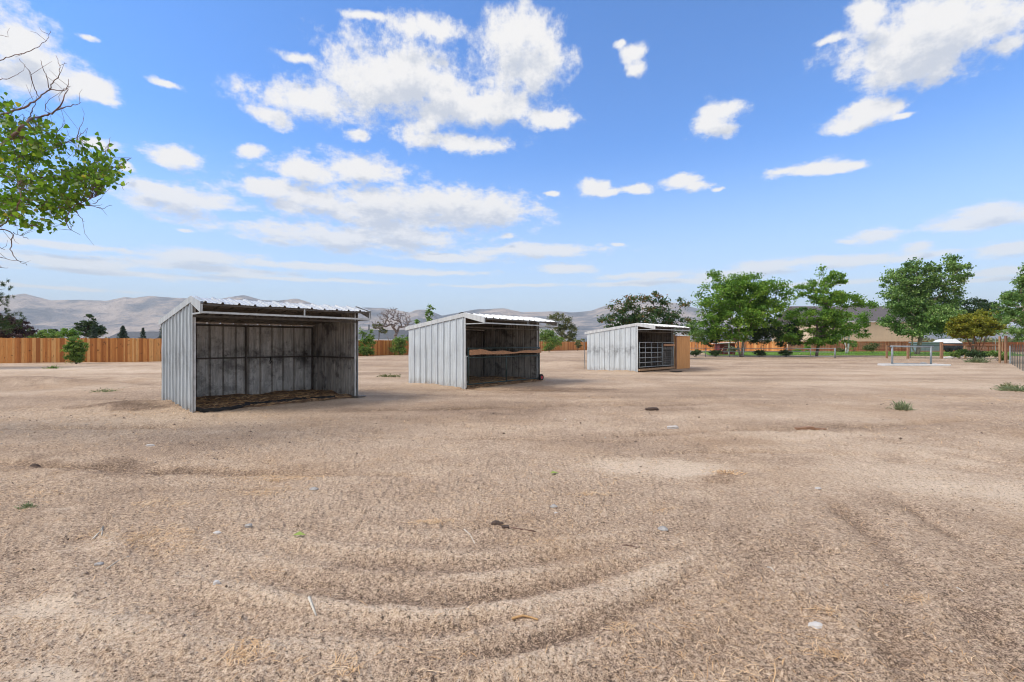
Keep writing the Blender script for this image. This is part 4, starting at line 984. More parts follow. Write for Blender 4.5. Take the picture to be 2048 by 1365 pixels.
# mesh gate of the middle shelter
def gate2():
    w = 3.90
    g_ = MB()
    zt, zm, zl = 1.255, .955, .10; t0 = -.05; r = .019
    def seg(a, b, rr=r): g_.tube([P2_(*a), P2_(*b)], rr, 8)
    seg((.06, t0, zt), (w, t0, zt)); seg((.06, t0, zm), (w, t0, zm)); seg((.06, t0, zl), (w, t0, zl))
    for s in (.09, w * .50, w - .02): seg((s, t0, zl), (s, t0, zt))
    go = g_.build('gate', M['green_tube'], sh2, smooth=True)
    go['label'] = 'dark green tube gate with wire mesh'
    mb = MB(); k = .09
    while k < w - .03:
        mb.tube([P2_(k, t0, zl), P2_(k, t0, zm)], .0016, 3); k += .075
    z = zl
    while z < zm: mb.tube([P2_(.09, t0, z), P2_(w - .02, t0, z)], .0016, 3); z += .055
    mb.build('wire_mesh', M['wire'], go)
    # gnawed board: wavy bitten edge
    mb = MB(); n = 60; top = []; bot = []
    for i in range(n + 1):
        s = .12 + (w + .02 - .12) * i / n; u = i / n
        bite = .035 * math.sin(u * 19) * (u > .1) + .03 * max(0, math.sin(u * 7.5 + .4)) + random.uniform(-.008, .008)
        top.append((s, 1.195 - .055 * (u > .2) * (1 - math.exp(-(u - .2) * 14)) + bite * .8 + .05 * (u > .75) * (u - .75) * 4)); bot.append((s, 1.035 + .012 * math.sin(u * 11) + .035 * u + random.uniform(-.004, .004)))
    for i in range(n):
        (s0, a0), (s1, a1) = top[i], top[i + 1]; b0, b1 = bot[i][1], bot[i + 1][1]
        mb.hexa([P2_(s0, -.075, b0), P2_(s1, -.075, b1), P2_(s1, -.115, b1), P2_(s0, -.115, b0), P2_(s0, -.075, a0), P2_(s1, -.075, a1), P2_(s1, -.115, a1 - .01), P2_(s0, -.115, a0 - .01)], 0, random.random())
    mb.build('gnawed_board', M['chewed'], go)
    # gate wheel: tyre and hub
    c = P2_(w + .03, t0 - .05, .125)
    def disc(R0, R1, hw, n=20):
        m_ = MB(); vs = []
        for k in range(n):
            a = 2 * math.pi * k / n
            for (R, o) in ((R1, -hw), (R1 * 1.0, hw), (R0, hw), (R0, -hw)): vs.append(c + S2 * math.cos(a) * R + np.array([0, 0, 1]) * math.sin(a) * R + T2 * o)
        fs = []
        for k in range(n):
            k2 = (k + 1) % n
            for i in range(4): fs.append((k * 4 + i, k * 4 + (i + 1) % 4, k2 * 4 + (i + 1) % 4, k2 * 4 + i))
        m_.add(vs, fs); return m_
    disc(.06, .125, .028).build('wheel', M['rubber'], go); disc(.012, .06, .035).build('wheel_hub', M['red'], go)
    h = MB()
    for z in (.18, 1.0): h.tube([P2_(-.01, -.03, z), P2_(.08, t0, z)], .014, 6)
    h.tube([P2_(.0, -.05, .0), P2_(.0, -.05, 1.02)], .016, 6)
    h.build('hinge', M['tube'], go)
gate2()
# curled ridge sheet of the middle shelter
mb = MB()
for k in range(6):
    a0, a1 = math.pi * k / 6, math.pi * (k + 1) / 6
    p = lambda a: P2_(-.02, .12 - .17 * math.cos(a), 2.345 + .06 * math.sin(a)); q_ = lambda a: P2_(.5, .12 - .17 * math.cos(a), 2.36 + .03 * math.sin(a))
    mb.hexa([p(a0), p(a1), q_(a1), q_(a0), p(a0) + [0, 0, .004], p(a1) + [0, 0, .004], q_(a1) + [0, 0, .004], q_(a0) + [0, 0, .004]])
mb.build('ridge_cap', M['tube_dark'], sh2)

# pipe panel and small gate of the farthest shelter
def panel3():
    t0 = -.06; p = MB(); w = 3.80; sE = 2.42
    for z in (1.47, 1.20, .95, .70, .46, .24): p.tube([P3(.05, t0, z), P3(sE, t0, z)], .019, 6)
    for s in (.08, .66, 1.30, 1.95, sE): p.tube([P3(s, t0, .22), P3(s, t0, 1.47)], .019, 6)
    p.build('pipe_panel', M['grey_tube'], sh3, smooth=True)
    g_ = MB()
    for z in (.24, 1.17, 1.47): g_.tube([P3(sE + .06, t0, z), P3(w - .03, t0, z)], .019, 6)
    for s in (sE + .08, w - .06): g_.tube([P3(s, t0, .22), P3(s, t0, 1.50)], .021, 6)
    g = g_.build('gate', M['grey_tube'], sh3, smooth=True)
    mb = MB(); k = sE + .1
    while k < w - .06: mb.tube([P3(k, t0, .24), P3(k, t0, 1.17)], .0025, 3); k += .1
    z = .3
    while z < 1.15: mb.tube([P3(sE + .08, t0, z), P3(w - .06, t0, z)], .004, 3); z += .1
    mb.build('wire_mesh', M['grey_tube'], g)
    MB().bar(P3(sE + .12, t0 - .04, 1.33), P3(w, t0 - .04, 1.33), .04, .11).build('gate_board', M['chewed'], g)
    MB().bar(P3(.02, -.05, .10), P3(w + .02, -.05, .10), .12, .10).build('sill_timber', M['timber'], sh3)
    MB().bar(P3(w + .06, -.05, -.05), P3(w + .06, -.05, 1.9), .08, .09, up=S3).build('timber_post', M['timber'], sh3)
panel3()

# plywood feed shed beside the farthest shelter
def feed_shed():
    a = np.array([9.04, 26.36, 0]); b = np.array([10.27, 27.61, 0]); s = (b - a); w = np.linalg.norm(s); s /= w; t = np.array([-s[1], s[0], 0]); d = 1.1
    r = thing('feed_shed', a + s * w / 2 + t * d / 2, 'small tan grooved plywood shed with white roof beside the farthest metal shelter', 'shed')
    mb = MB(); n = 12; th = .02
    for (p0, dir_, L_, z0, z1, nrm) in ((a, s, w, 1.80, 1.86, -t), (a + s * w, t, d, 1.86, 1.86, s), (a + t * d, s, w, 1.80, 1.86, t), (a, t, d, 1.80, 1.80, -s)):
        m = int(L_ / .2)
        for k in range(m):
            u0, u1 = L_ * k / m + .004, L_ * (k + 1) / m - .004; h0 = z0 + (z1 - z0) * u0 / L_; h1 = z0 + (z1 - z0) * u1 / L_
            q0, q1 = p0 + dir_ * u0, p0 + dir_ * u1; o = nrm * th; U = np.array([0, 0, 1])
            mb.hexa([q0 - U * .05, q1 - U * .05, q1 + o - U * .05, q0 + o - U * .05, q0 + U * h0, q1 + U * h1, q1 + o + U * h1, q0 + o + U * h0], 0)
        q0, q1 = p0, p0 + dir_ * L_; U = np.array([0, 0, 1])
        mb.hexa([q0 - U * .05, q1 - U * .05, q1 - nrm * .01 - U * .05, q0 - nrm * .01 - U * .05, q0 + U * z0, q1 + U * z1, q1 - nrm * .01 + U * z1, q0 - nrm * .01 + U * z0], 0)
    mb.build('wall', M['ply'], r)
    mb = MB(); corr(mb, a - s * .1 - t * .08 + np.array([0, 0, 1.84]), s, w + .2, t, lambda x: d + .16, np.array([0, 0, 1.]), rows=1, wob=0, h=.02); mb.build('roof', [M['white'], M['white']], r)
    MB().bar(a - t * .03 - s * .03 + [0, 0, -.05], a - t * .03 - s * .03 + [0, 0, 1.82], .07, .07, up=s).build('corner_post', M['post_brown'], r)
feed_shed()

# bedding straw inside shelters (uncountable), on low mounds of trampled muck
def bedding(name, P_, w, d, label, n, lo=0.0):
    gx = np.linspace(.05, w - .05, 50); gy = np.linspace(lo, d - .08, 34); X, Y_ = np.meshgrid(gx, gy, indexing='ij')
    pts = np.array([P_(a, b, 0) for a, b in zip(X.ravel(), Y_.ravel())])
    ed = np.minimum(1, (Y_.ravel() - lo) / .35) 
    z = ground_h(pts[:, 0], pts[:, 1], False) + .012 + ed * (.008 + .035 * fbm(pts[:, 0] * 3, pts[:, 1] * 3, 71, 3))
    pts[:, 2] = z; ny = len(gy); i = np.arange(49)[:, None] * ny; j = np.arange(ny - 1)[None, :]
    Fc = np.stack([i + j, i + ny + j, i + ny + j + 1, i + j + 1], -1).reshape(-1, 4)
    m = M.get('muck') or simple('trampled_bedding', (.17, .10, .055), .95, 0, .5, 9, bmp=.02); M['muck'] = m
    o0 = pts.mean(0)
    k = rng.integers(0, len(pts), n); C = pts[k] + rng.normal(size=(n, 3)) * [.06, .06, .004] + [0, 0, .008]
    V, F2, T = leaf_mesh(C, .14, .008, dirs=np.stack([rng.normal(size=n), rng.normal(size=n), rng.normal(size=n) * .12], 1) * 3)
    VV = np.vstack([pts, V]) - o0; FF = np.vstack([Fc, F2 + len(pts)])
    o = link(name, raw_mesh(name, VV, FF, [m, M['straw']], [0] * len(Fc) + [1] * len(F2), {'tint': np.concatenate([np.zeros(len(pts)), T * .8])}), None, o0)
    tag(o, label, 'bedding', kind='stuff')
bedding('straw_bedding', P1, 3.70, 2.50, 'dark trampled straw on the floor of the nearest shelter', 2600)
bedding('straw_bedding', P2_, 3.90, 2.86, 'yellow straw on the floor of the gated middle shelter', 3600, lo=-.25)
bedding('straw_bedding', P3, 3.80, 3.0, 'trampled bedding inside the farthest shelter', 900)
# torn rubber mat edge showing along the opening of the nearest shelter
def mat_strip(pts, label, wd):
    mb = MB()
    for k in range(len(pts) - 1):
        a, b = gp(*pts[k]), gp(*pts[k + 1])
        for i in range(5):
            p = a + (b - a) * i / 5; q = a + (b - a) * (i + 1) / 5
            p[2] = hz0(p[0], p[1]) + .045 + .012 * math.sin(k * 3 + i * 2); q[2] = hz0(q[0], q[1]) + .045 + .012 * math.sin(k * 3 + (i + 1) * 2)
            mb.bar(p, q, wd * random.uniform(.7, 1.2), .055 + wd * .3)
    return tag(mb.build('rubber_mat', M['rubber']), label, 'mat')
mat_strip([(386, 824), (430, 823), (470, 818), (500, 813)], 'curled black rubber mat edge at the left half of the nearest shelter opening', .03)
mat_strip([(490, 811), (520, 809), (560, 806), (600, 801.5), (613, 800.5)], 'thick torn black rubber mat edge in the middle of the nearest shelter opening', .08)
mat_strip([(621, 799.5), (650, 799), (670, 797.5)], 'short black rubber mat scrap near the right side of the nearest shelter', .04)
tag(MB().box(gp(1352, 744.5) + [0, 0, .03], (.55, .25, .03), .3).build('rubber_mat', M['rubber']), 'flat black rubber scrap on the dirt before the plywood shed', 'mat')

# steel stakes
def stake(px, top, bot, label, m, lean=0):
    g = gp(px, bot); zt = H + (HOR - top) * g[1] / F; l = lean * g[1] / F
    mb = MB(); mb.bar((g[0] + l, g[1], -.1), (g[0], g[1], zt), .035, .006, up=(0, 1, 0)); mb.bar((g[0] + l, g[1] + .013, -.1), (g[0], g[1] + .013, zt), .006, .022, up=(0, 1, 0))
    tag(mb.build('steel_stake', m), label, 'stake', 'steel stakes by the shelters')
stake(819.5, 704, 766.5, 'thin grey steel stake standing clear left of the middle shelter', M['tgrey'])
stake(836, 707, 767, 'dark steel stake leaning against the left wall of the middle shelter', M['tpost'], 4)
stake(1168, 681, 739.5, 'grey steel stake standing just left of the farthest shelter', M['tgrey'], 2)

# ------------------------------------------------------------------ fences
def picket_fence(name, label, pts, h, m, bw=.125, gap=.003, jag=.02, rails=False, zoff=0):
    root = thing(name, (pts[0][0], pts[0][1], 0), label, 'fence')
    mb = MB()
    for (x0, y0), (x1, y1) in zip(pts[:-1], pts[1:]):
        d = np.array([x1 - x0, y1 - y0, 0.]); Ln = np.linalg.norm(d); d /= Ln; n = np.array([d[1], -d[0], 0.])
        if n[1] > 0: n = -n
        a = 0
        while a < Ln:
            w_ = bw * random.choice((.75, 1, 1, 1.25)) if gap < .01 else bw
            p = np.array([x0, y0, 0]) + d * a; z0 = hz0(p[0], p[1]) - .05 if p[1] < 50 else -.03
            hh = h + random.uniform(-jag, jag); off = n * random.uniform(0, .012)
            q = p + d * w_; th = n * .018
            mb.hexa([p + off + [0, 0, z0], q + off + [0, 0, z0], q + off + th + [0, 0, z0], p + off + th + [0, 0, z0],
                     p + off + [0, 0, hh - .03], q + off + [0, 0, hh - .03], q + off + th + [0, 0, hh - .03], p + off + th + [0, 0, hh - .03]], 0, random.random())
            # dog-eared top
            c1, c2 = p + d * w_ * .2, q - d * w_ * .2
            mb.hexa([p + off + [0, 0, hh - .03], q + off + [0, 0, hh - .03], q + off + th + [0, 0, hh - .03], p + off + th + [0, 0, hh - .03],
                     c1 + off + [0, 0, hh], c2 + off + [0, 0, hh], c2 + off + th + [0, 0, hh], c1 + off + th + [0, 0, hh]], 0, mb.t[-1])
            a += w_ + gap
        back = -n * .05 if not rails else n * .045
        p0 = np.array([x0, y0, 0]) + back; p1 = np.array([x1, y1, 0]) + back
        for z in (.35, 1.0, h - .25): MB().bar(p0 + [0, 0, z], p1 + [0, 0, z], .04, .09).build('rail', m, root)
        k = 0
        bp = -n * .11 if not rails else n * .11
        while k < Ln:
            p = np.array([x0, y0, 0]) + d * k + bp; MB().bar(p + [0, 0, -.1], p + [0, 0, h - .05], .09, .09).build('post', m, root); k += 2.44
    mb.build('picket_panel', m, root)
    return root
picket_fence('cedar_fence', 'orange cedar board fence across the left, facing the camera', [(-62, 31.5), (-37, 34.2), (-28.3, 37.6)], 1.83, M['cedar'])
picket_fence('cedar_fence', 'orange cedar board fence running away behind the metal shelters', [(-28.3, 37.75), (-15.9, 57), (7, 92.5), (17, 108)], 1.83, M['cedar'])
picket_fence('picket_fence', 'pale orange board fence behind the maroon playhouse and shrubs', [(17, 108), (40, 98), (49.4, 86)], 1.83, M['cedar'])
picket_fence('picket_fence', 'reddish brown picket fence with visible rails behind the lawn', [(49.6, 85.8), (62, 85.4), (74, 85)], 1.83, M['cedar_old'], bw=.13, gap=.035, rails=True)
picket_fence('picket_fence', 'reddish brown picket fence end behind the grey trailer', [(74.3, 85), (90, 84)], 1.7, M['cedar_old'], bw=.13, gap=.035, rails=True)

# lawn
def lawn():
    pts = []
    ys = np.linspace(0, 1, 12); xs = np.linspace(0, 1, 90)
    V = []
    for u in xs:
        px = 1380 + (1945 - 1380) * u
        for v in ys:
            yn = 55.5 + 3.5 * math.sin(u * 5) * .4; yf = 84.5
            y = yn + (yf - yn) * v; xx = (px - CX) / F * (yn + (80 - yn) * .25) + (px - CX) / F * (y - yn) * .98
            V.append((xx, y, hz0(xx, y) + .035))
    ny = len(ys); i = np.arange(len(xs) - 1)[:, None] * ny; j = np.arange(ny - 1)[None, :]
    Fc = np.stack([i + j, i + ny + j, i + ny + j + 1, i + j + 1], -1).reshape(-1, 4)
    m = simple('lawn_turf', (.15, .27, .035), .9, 0, .3, .8, bmp=.02)
    tag(link('lawn', raw_mesh('lawn', np.array(V), Fc, [m])), kind='structure')
    V = np.array(V); n = 26000
    k = rng.integers(0, len(V), n); C = V[k] + rng.normal(size=(n, 3)) * [.35, 1.3, 0] + [0, 0, .03]
    Vv, Ff, T = leaf_mesh(C, .10, .03, dirs=np.tile([0, 0, 2.0], (n, 1)))
    tag(link('grass', raw_mesh('grass', Vv, Ff, [M['grassblade']], None, {'tint': T})), 'short bright green lawn grass behind the pipe fence', 'grass', kind='stuff')
lawn()

# pipe fence (galvanised) between yard and lawn
def pipe_fence():
    a = gp(1374, 713.5); b = gp(1670, 716.5); b[2] = a[2] = 0
    mid = gp(1486, 714.5); pts = [gp(px, py) for px, py in ((1374, 713.5), (1486, 714.8), (1572, 714.6), (1670, 716.8))]
    r = thing('pipe_fence', a, 'low galvanised pipe rail fence in front of the lawn and trees', 'fence')
    rail_z = (.92, .58, .14)
    for p, q in zip(pts[:-1], pts[1:]):
        for z in rail_z: MB().tube([p + [0, 0, z], q + [0, 0, z]], .028 if z > .5 else .022, 6).build('rail', M['steel'], r)
    for px, py, k in ((1411, 714, .8), (1448, 714, .8), (1459, 714.2, .8), (1487, 715, 1.35), (1528, 714.4, .8), (1572.5, 714.6, 1.3), (1621, 715.6, .8), (1670, 717, 1.5)):
        g = gp(px, py); MB().tube([g + [0, 0, -.1], g + [0, 0, .95 if k < 1 else 1.0]], .040 * k, 8).build('post', M['steel'], r, smooth=True)
pipe_fence()

# hitching rail on a concrete slab
def hitch():
    c = gp(1817, 731.8); slab = MB(); x0, x1 = gp(1748, 731)[0], gp(1885, 732)[0]; y = c[1]
    z = hz0(x0 + 2, y)
    s = tag(MB().hexa([(x0, y - .35, z - .05), (x1, y - .75, z - .05), (x1 + .15, y + .45, z - .05), (x0 + .2, y + .55, z - .05), (x0, y - .35, z + .15), (x1, y - .75, z + .15), (x1 + .15, y + .45, z + .15), (x0 + .2, y + .55, z + .15)]).build('concrete_slab', M['concrete'], bevel=.02),
            'long pale concrete slab under the steel hitching rail', 'slab')
    r = thing('hitching_rail', (c[0], y, z + .1), 'grey steel pipe hitching rail with two posts on the concrete slab', 'rail')
    a = (gp(1770.5, 731)[0], y); b = (gp(1859, 732)[0], y - .25)
    zt = z + 1.27
    for p in (a, b): MB().tube([(p[0], p[1], z + .09), (p[0], p[1], zt)], .058, 12).build('post', M['steel'], r, smooth=True)
    MB().tube([(a[0] - .12, a[1], zt), (b[0] + .16, b[1], zt - .03)], .05, 12).build('top_rail', M['steel'], r, smooth=True)
    MB().tube([(a[0], a[1], z + .17), (b[0], b[1], z + .14)], .035, 10).build('lower_rail', M['steel'], r, smooth=True)
    return z
zslab = hitch()

def rock(name, label, c, sz, m, seed=0, cat='stone', group=None, sub=2):
    import bmesh
    bm = bmesh.new(); bmesh.ops.create_icosphere(bm, subdivisions=sub, radius=1)
    rs = np.random.default_rng(seed); ph = rs.uniform(0, 6, 9)
    for v in bm.verts:
        k = 1 + .16 * math.sin(v.co.x * 3 + ph[0]) + .14 * math.sin(v.co.y * 3.7 + ph[1]) + .12 * math.sin(v.co.z * 4 + ph[2]) + .08 * math.sin((v.co.x + v.co.y) * 7 + ph[3])
        v.co = Vector((v.co.x * k * sz[0], v.co.y * k * sz[1], max(v.co.z * k, -.6) * sz[2]))
    me = bpy.data.meshes.new(name); bm.to_mesh(me); bm.free(); me.materials.append(m)
    o = link(name, me, None, (c[0], c[1], c[2] + sz[2] * .35)); return tag(o, label, cat, group)
g = gp(1847, 731.5); rock('dome_stone', 'rounded grey stone lying on the concrete slab by the hitching rail', (g[0], g[1], zslab + .10), (.20, .16, .13), M['stone'], 5)
g = gp(1876, 731); rock('brick_chunk', 'small orange lump on the right end of the concrete slab', (g[0], g[1], zslab + .10), (.07, .06, .05), M['redwood'], 6, 'lump')

# timber rail fence and garden gate on the right
def rail_fence():
    P = {k: gp(*v) for k, v in dict(a=(1773.5, 717.5), b=(1816, 719), c=(1883, 720), d=(1930.5, 717), e=(1996, 716)).items()}
    r = thing('rail_fence', P['a'], 'rustic timber post and rail fence right of the hitching rail', 'fence')
    def top(px, py, D): return H + (HOR - py) * D / F
    for k, py, w_ in (('a', 691, .13), ('b', 691, .15), ('c', 684.5, .17), ('d', 690, .13)):
        p = P[k]; MB().bar(p + [0, 0, -.1], (p[0], p[1], top(0, py, p[1])), w_, w_, up=(0, 1, 0)).build('post', M['post_brown'] if k != 'd' else M['timber'], r)
    for p, q in (('c', 'd'), ('d', 'e')):
        a, b = P[p].copy(), P[q].copy(); a[2] = top(0, 689.8, a[1]); b[2] = top(0, 690.5, b[1]); MB().bar(a - [0, .09, 0], b - [0, .09, 0], .05, .13).build('rail', M['redwood'], r)
    a, b = P['a'].copy(), P['b'].copy(); a[2] = b[2] = 1.15; MB().tube([a, b, ], .012, 5).build('wire', M['wire'], r)
    # gate
    c0, c1 = gp(1820.5, 718.5), gp(1880, 718.8)
    g_ = thing('mesh_gate', c0, 'dark green tube gate with wire mesh in the timber rail fence, opening to the lawn', 'gate')
    mb = MB(); z0, z1 = .10, 1.25
    for z in (z0, z1): mb.tube([c0 + [0, 0, z], c1 + [0, 0, z]], .026, 6)
    for c in (c0, c1): mb.tube([c + [0, 0, z0], c + [0, 0, z1]], .026, 6)
    mb.tube([(c0 + c1) / 2 + [0, 0, z0], (c0 + c1) / 2 + [0, 0, z1]], .018, 6)
    mb.build('frame', M['green_tube'], g_)
    mb = MB()
    for k in range(1, 26): p = c0 + (c1 - c0) * k / 26; mb.tube([p + [0, 0, z0], p + [0, 0, z1]], .005, 3)
    for k in range(1, 10): z = z0 + (z1 - z0) * k / 10; mb.tube([c0 + [0, 0, z], c1 + [0, 0, z]], .004, 3)
    mb.build('wire_mesh', M['wire'], g_)
rail_fence()
for i, (px, py, s, lab) in enumerate(((1898, 718, .34, 'largest pale stone at the left end of the garden edging'), (1908, 715.5, .42, 'dark stone in the garden edging beside the timber post'), (1920, 715, .3, 'grey stone in the middle of the garden edging'), (1932, 713.8, .26, 'pale stone behind the thin timber post'), (1940, 714.2, .3, 'grey stone at the right end of the garden edging'), (1925, 713.6, .24, 'small pale stone on top of the edging heap'), (1888, 719.5, .28, 'low pale stone next to the thick brown post'))):
    g = gp(px, py); rock('edging_stone', lab, (g[0], g[1], hz0(g[0], g[1])), (s, s * .8, s * .5), M['stone'] if i % 2 else M['stone_pale'], 20 + i, 'stone', 'stones edging the garden bed')

# right-hand corner: tall posts, stakes, woven wire fence running towards the camera
def wire_fence():
    A = gp(2020, 727); B = gp(2046, 743); d = (B - A) / np.linalg.norm(B - A); E = A + d * 34
    r = thing('wire_fence', A, 'woven wire fence on steel stakes running towards the camera at the right border', 'fence')
    mb = MB(); h = 1.12; zs = np.linspace(.03, h, 10)
    L_ = 34.0
    for z in zs: mb.tube([A + d * t + [0, 0, z + .03 * math.sin(t * 1.7)] for t in np.linspace(0, L_, 30)], .0018, 3)
    k = 0
    while k < L_: p = A + d * k; mb.tube([p + [0, 0, .03], p + [0, 0, h]], .0015, 3); k += .30
    mb.build('wire_mesh', M['wire'], r)
    for i in range(13):
        p = A + d * (1.4 + i * 2.5); MB().bar(p + [0, 0, -.1], p + [0, 0, 1.35], .028, .022, up=(0, 1, 0)).build('stake', M['tpost'], r)
    MB().tube([A + [0, 0, -.1] + d * .55, A + d * .35 + [0, 0, 1.25]], .05, 8).build('brace_pipe', M['grey_tube'], r)
    A0 = A - [.30, 0, 0]
    tag(MB().bar(A0 + [0, 0, -.1], (A0[0], A0[1], H + (HOR - 672) * A0[1] / F), .12, .12, up=(0, 1, 0)).build('corner_post', M['post_brown']), 'tall brown timber corner post at the start of the wire fence', 'post')
    c = A + [-.12, .6, 0]
    tag(MB().bar(c + [0, 0, -.1], (c[0], c[1], H + (HOR - 673) * c[1] / F), .10, .10, up=(0, 1, 0)).build('corner_post', M['timber']), 'reddish second post close behind the tall brown corner post', 'post')
wire_fence()
for px, b, t_, m, lab in ((1986, 712, 677, 'tpost', 'dark steel stake at the end of the reddish rail'), (1991, 712, 675, 'grey_tube', 'grey steel stake beside the reddish rail end'), (1998, 715, 677, 'white', 'white pipe post left of the brown corner post'), (2010, 722, 674, 'tpost', 'green steel stake with white tip left of the brown corner post'), (2005, 715, 679, 'timber', 'weathered timber post behind the green steel stake')):
    g = gp(px, b); zt = H + (HOR - t_) * g[1] / F; w_ = .07 if m in ('timber', 'white') else .045
    mb = MB(); mb.bar(g + [0, 0, -.1], (g[0], g[1], zt), w_, w_ * .7, up=(0, 1, 0)); mb.bar(g + [0, -.02, zt - .02], g + [0, -.02, zt - .22], w_ * 1.1, .02, up=(0, 1, 0))
    tag(mb.build('fence_post', M[m]), lab, 'post', 'posts at the right hand corner')

# ------------------------------------------------------------------ buildings beyond
def house(name, label, x0, x1, y0, dep, z_e, z_r, wallm, roofm, gable='x', over=.4, windows=(), chimney=None, siding=False, facia=True):
    xm = (x0 + x1) / 2; r = thing(name, (xm, y0, 0), label, 'house')
    w = MB(); w.box((xm, y0 + dep / 2, z_e / 2 - .1), (x1 - x0, dep, z_e + .2)); 
    if siding:
        k = x0 + .2
        while k < x1: w.box((k, y0 - .012, z_e / 2), (.05, .024, z_e - .1)); k += .61
    w.build('wall', wallm, r)
    rf = MB(); ym = y0 + dep / 2; t = .18
    e0, e1 = y0 - over, y0 + dep + over; a0, a1 = x0 - over, x1 + over
    rf.hexa([(a0, e0, z_e - t + .1), (a1, e0, z_e - t + .1), (a1, e1, z_e - t + .1), (a0, e1, z_e - t + .1), (a0, e0, z_e + .1), (a1, e0, z_e + .1), (a1, e1, z_e + .1), (a0, e1, z_e + .1)], 1)
    rf.add([(a0, e0, z_e + .103), (a1, e0, z_e + .103), (a1, e1, z_e + .103), (a0, e1, z_e + .103), (a0 + .02, ym, z_r), (a1 - .02, ym, z_r)],
           [(0, 1, 5, 4), (2, 3, 4, 5), (1, 2, 5), (3, 0, 4), (3, 2, 1, 0)], 0)
    ro = rf.build('roof', [roofm, M['white']], r)
    if chimney: MB().tube([(chimney[0], ym, z_r - .8), (chimney[0], ym, chimney[1])], .16, 8).build('chimney', M['tpost'], ro)
    for (wx, wz, ww, wh) in windows:
        f = MB().box((wx, y0 - .05, wz), (ww + .3, .06, wh + .3)).build('window', M['white'], r); MB().box((wx, y0 - .09, wz), (ww, .03, wh)).build('pane', M['glass'], f)
    return r
s100 = 100 / F
house('beige_house', 'large beige building with vertical siding and brown grey roof behind the lawn trees', (1628 - CX) * s100, (1840 - CX) * s100, 100, 16, 1.4 + 43.5 * s100, 1.4 + 75 * 108 / F, M['stucco'], M['shingle'],
      windows=(((1678 - CX) * s100, 1.4 + 12 * s100, .8, .8), ((1664 - CX) * s100, 1.4 + 13 * s100, .9, .7)), siding=True)
s120 = 120 / F
house('distant_house', 'grey roofed house beyond the cedar fence left of the nearest shelter', (212 - CX) * s120, (306 - CX) * s120, 120, 10, 2.3, 1.4 + 24.5 * 125 / F, M['stucco'], M['slate'])
house('distant_house', 'slate grey roofed house with black flue behind the leafless tree', (712 - CX) * s120, (808 - CX) * s120, 120, 10, 2.35, 1.4 + 28 * 125 / F, M['stucco'], M['slate'], chimney=((738 - CX) * 125 / F, 1.4 + 38 * 125 / F))
house('distant_house', 'low brown roofed building glimpsed behind the poplar trunk', (1790 - CX) * s100, (1835 - CX) * s100, 112, 10, 2.6, 1.4 + 10 * s120, M['post_brown'], M['shingle'])
# small maroon playhouse
def playhouse():
    D = 60; x0, x1 = (1440 - CX) * D / F, (1470 - CX) * D / F; r = thing('playhouse', ((x0 + x1) / 2, D, 0), 'maroon playhouse with pale slanting roof behind the pipe fence', 'playhouse')
    MB().box(((x0 + x1) / 2, D + .8, .72), (x1 - x0, 1.6, 1.5)).build('wall', M['maroon'], r)
    MB().hexa([(x0 - .35, D - .3, 1.42), (x1 + .1, D - .3, 1.52), (x1 + .1, D + 1.8, 1.52), (x0 - .35, D + 1.8, 1.42), (x0 - .35, D - .3, 1.48), (x1 + .1, D - .3, 1.58), (x1 + .1, D + 1.8, 1.58), (x0 - .35, D + 1.8, 1.48)]).build('roof', M['white'], r)
    MB().bar((x0 + (x1 - x0) * .58, D - .05, -.05), (x0 + (x1 - x0) * .58, D - .05, 1.45), .13, .08, up=(0, 1, 0)).build('post', M['white'], r)
    mb = MB()
    for k in range(5): mb.box((x0 + .9, D - .02, .35 + k * .25), (.7, .03, .03))
    mb.build('trim_boards', M['white'], r)
    MB().bar((x0 - .3, D - .5, 0), (x0 + .42, D - .1, .95), .08, .05).build('ramp_rail', M['timber'], r)
playhouse()
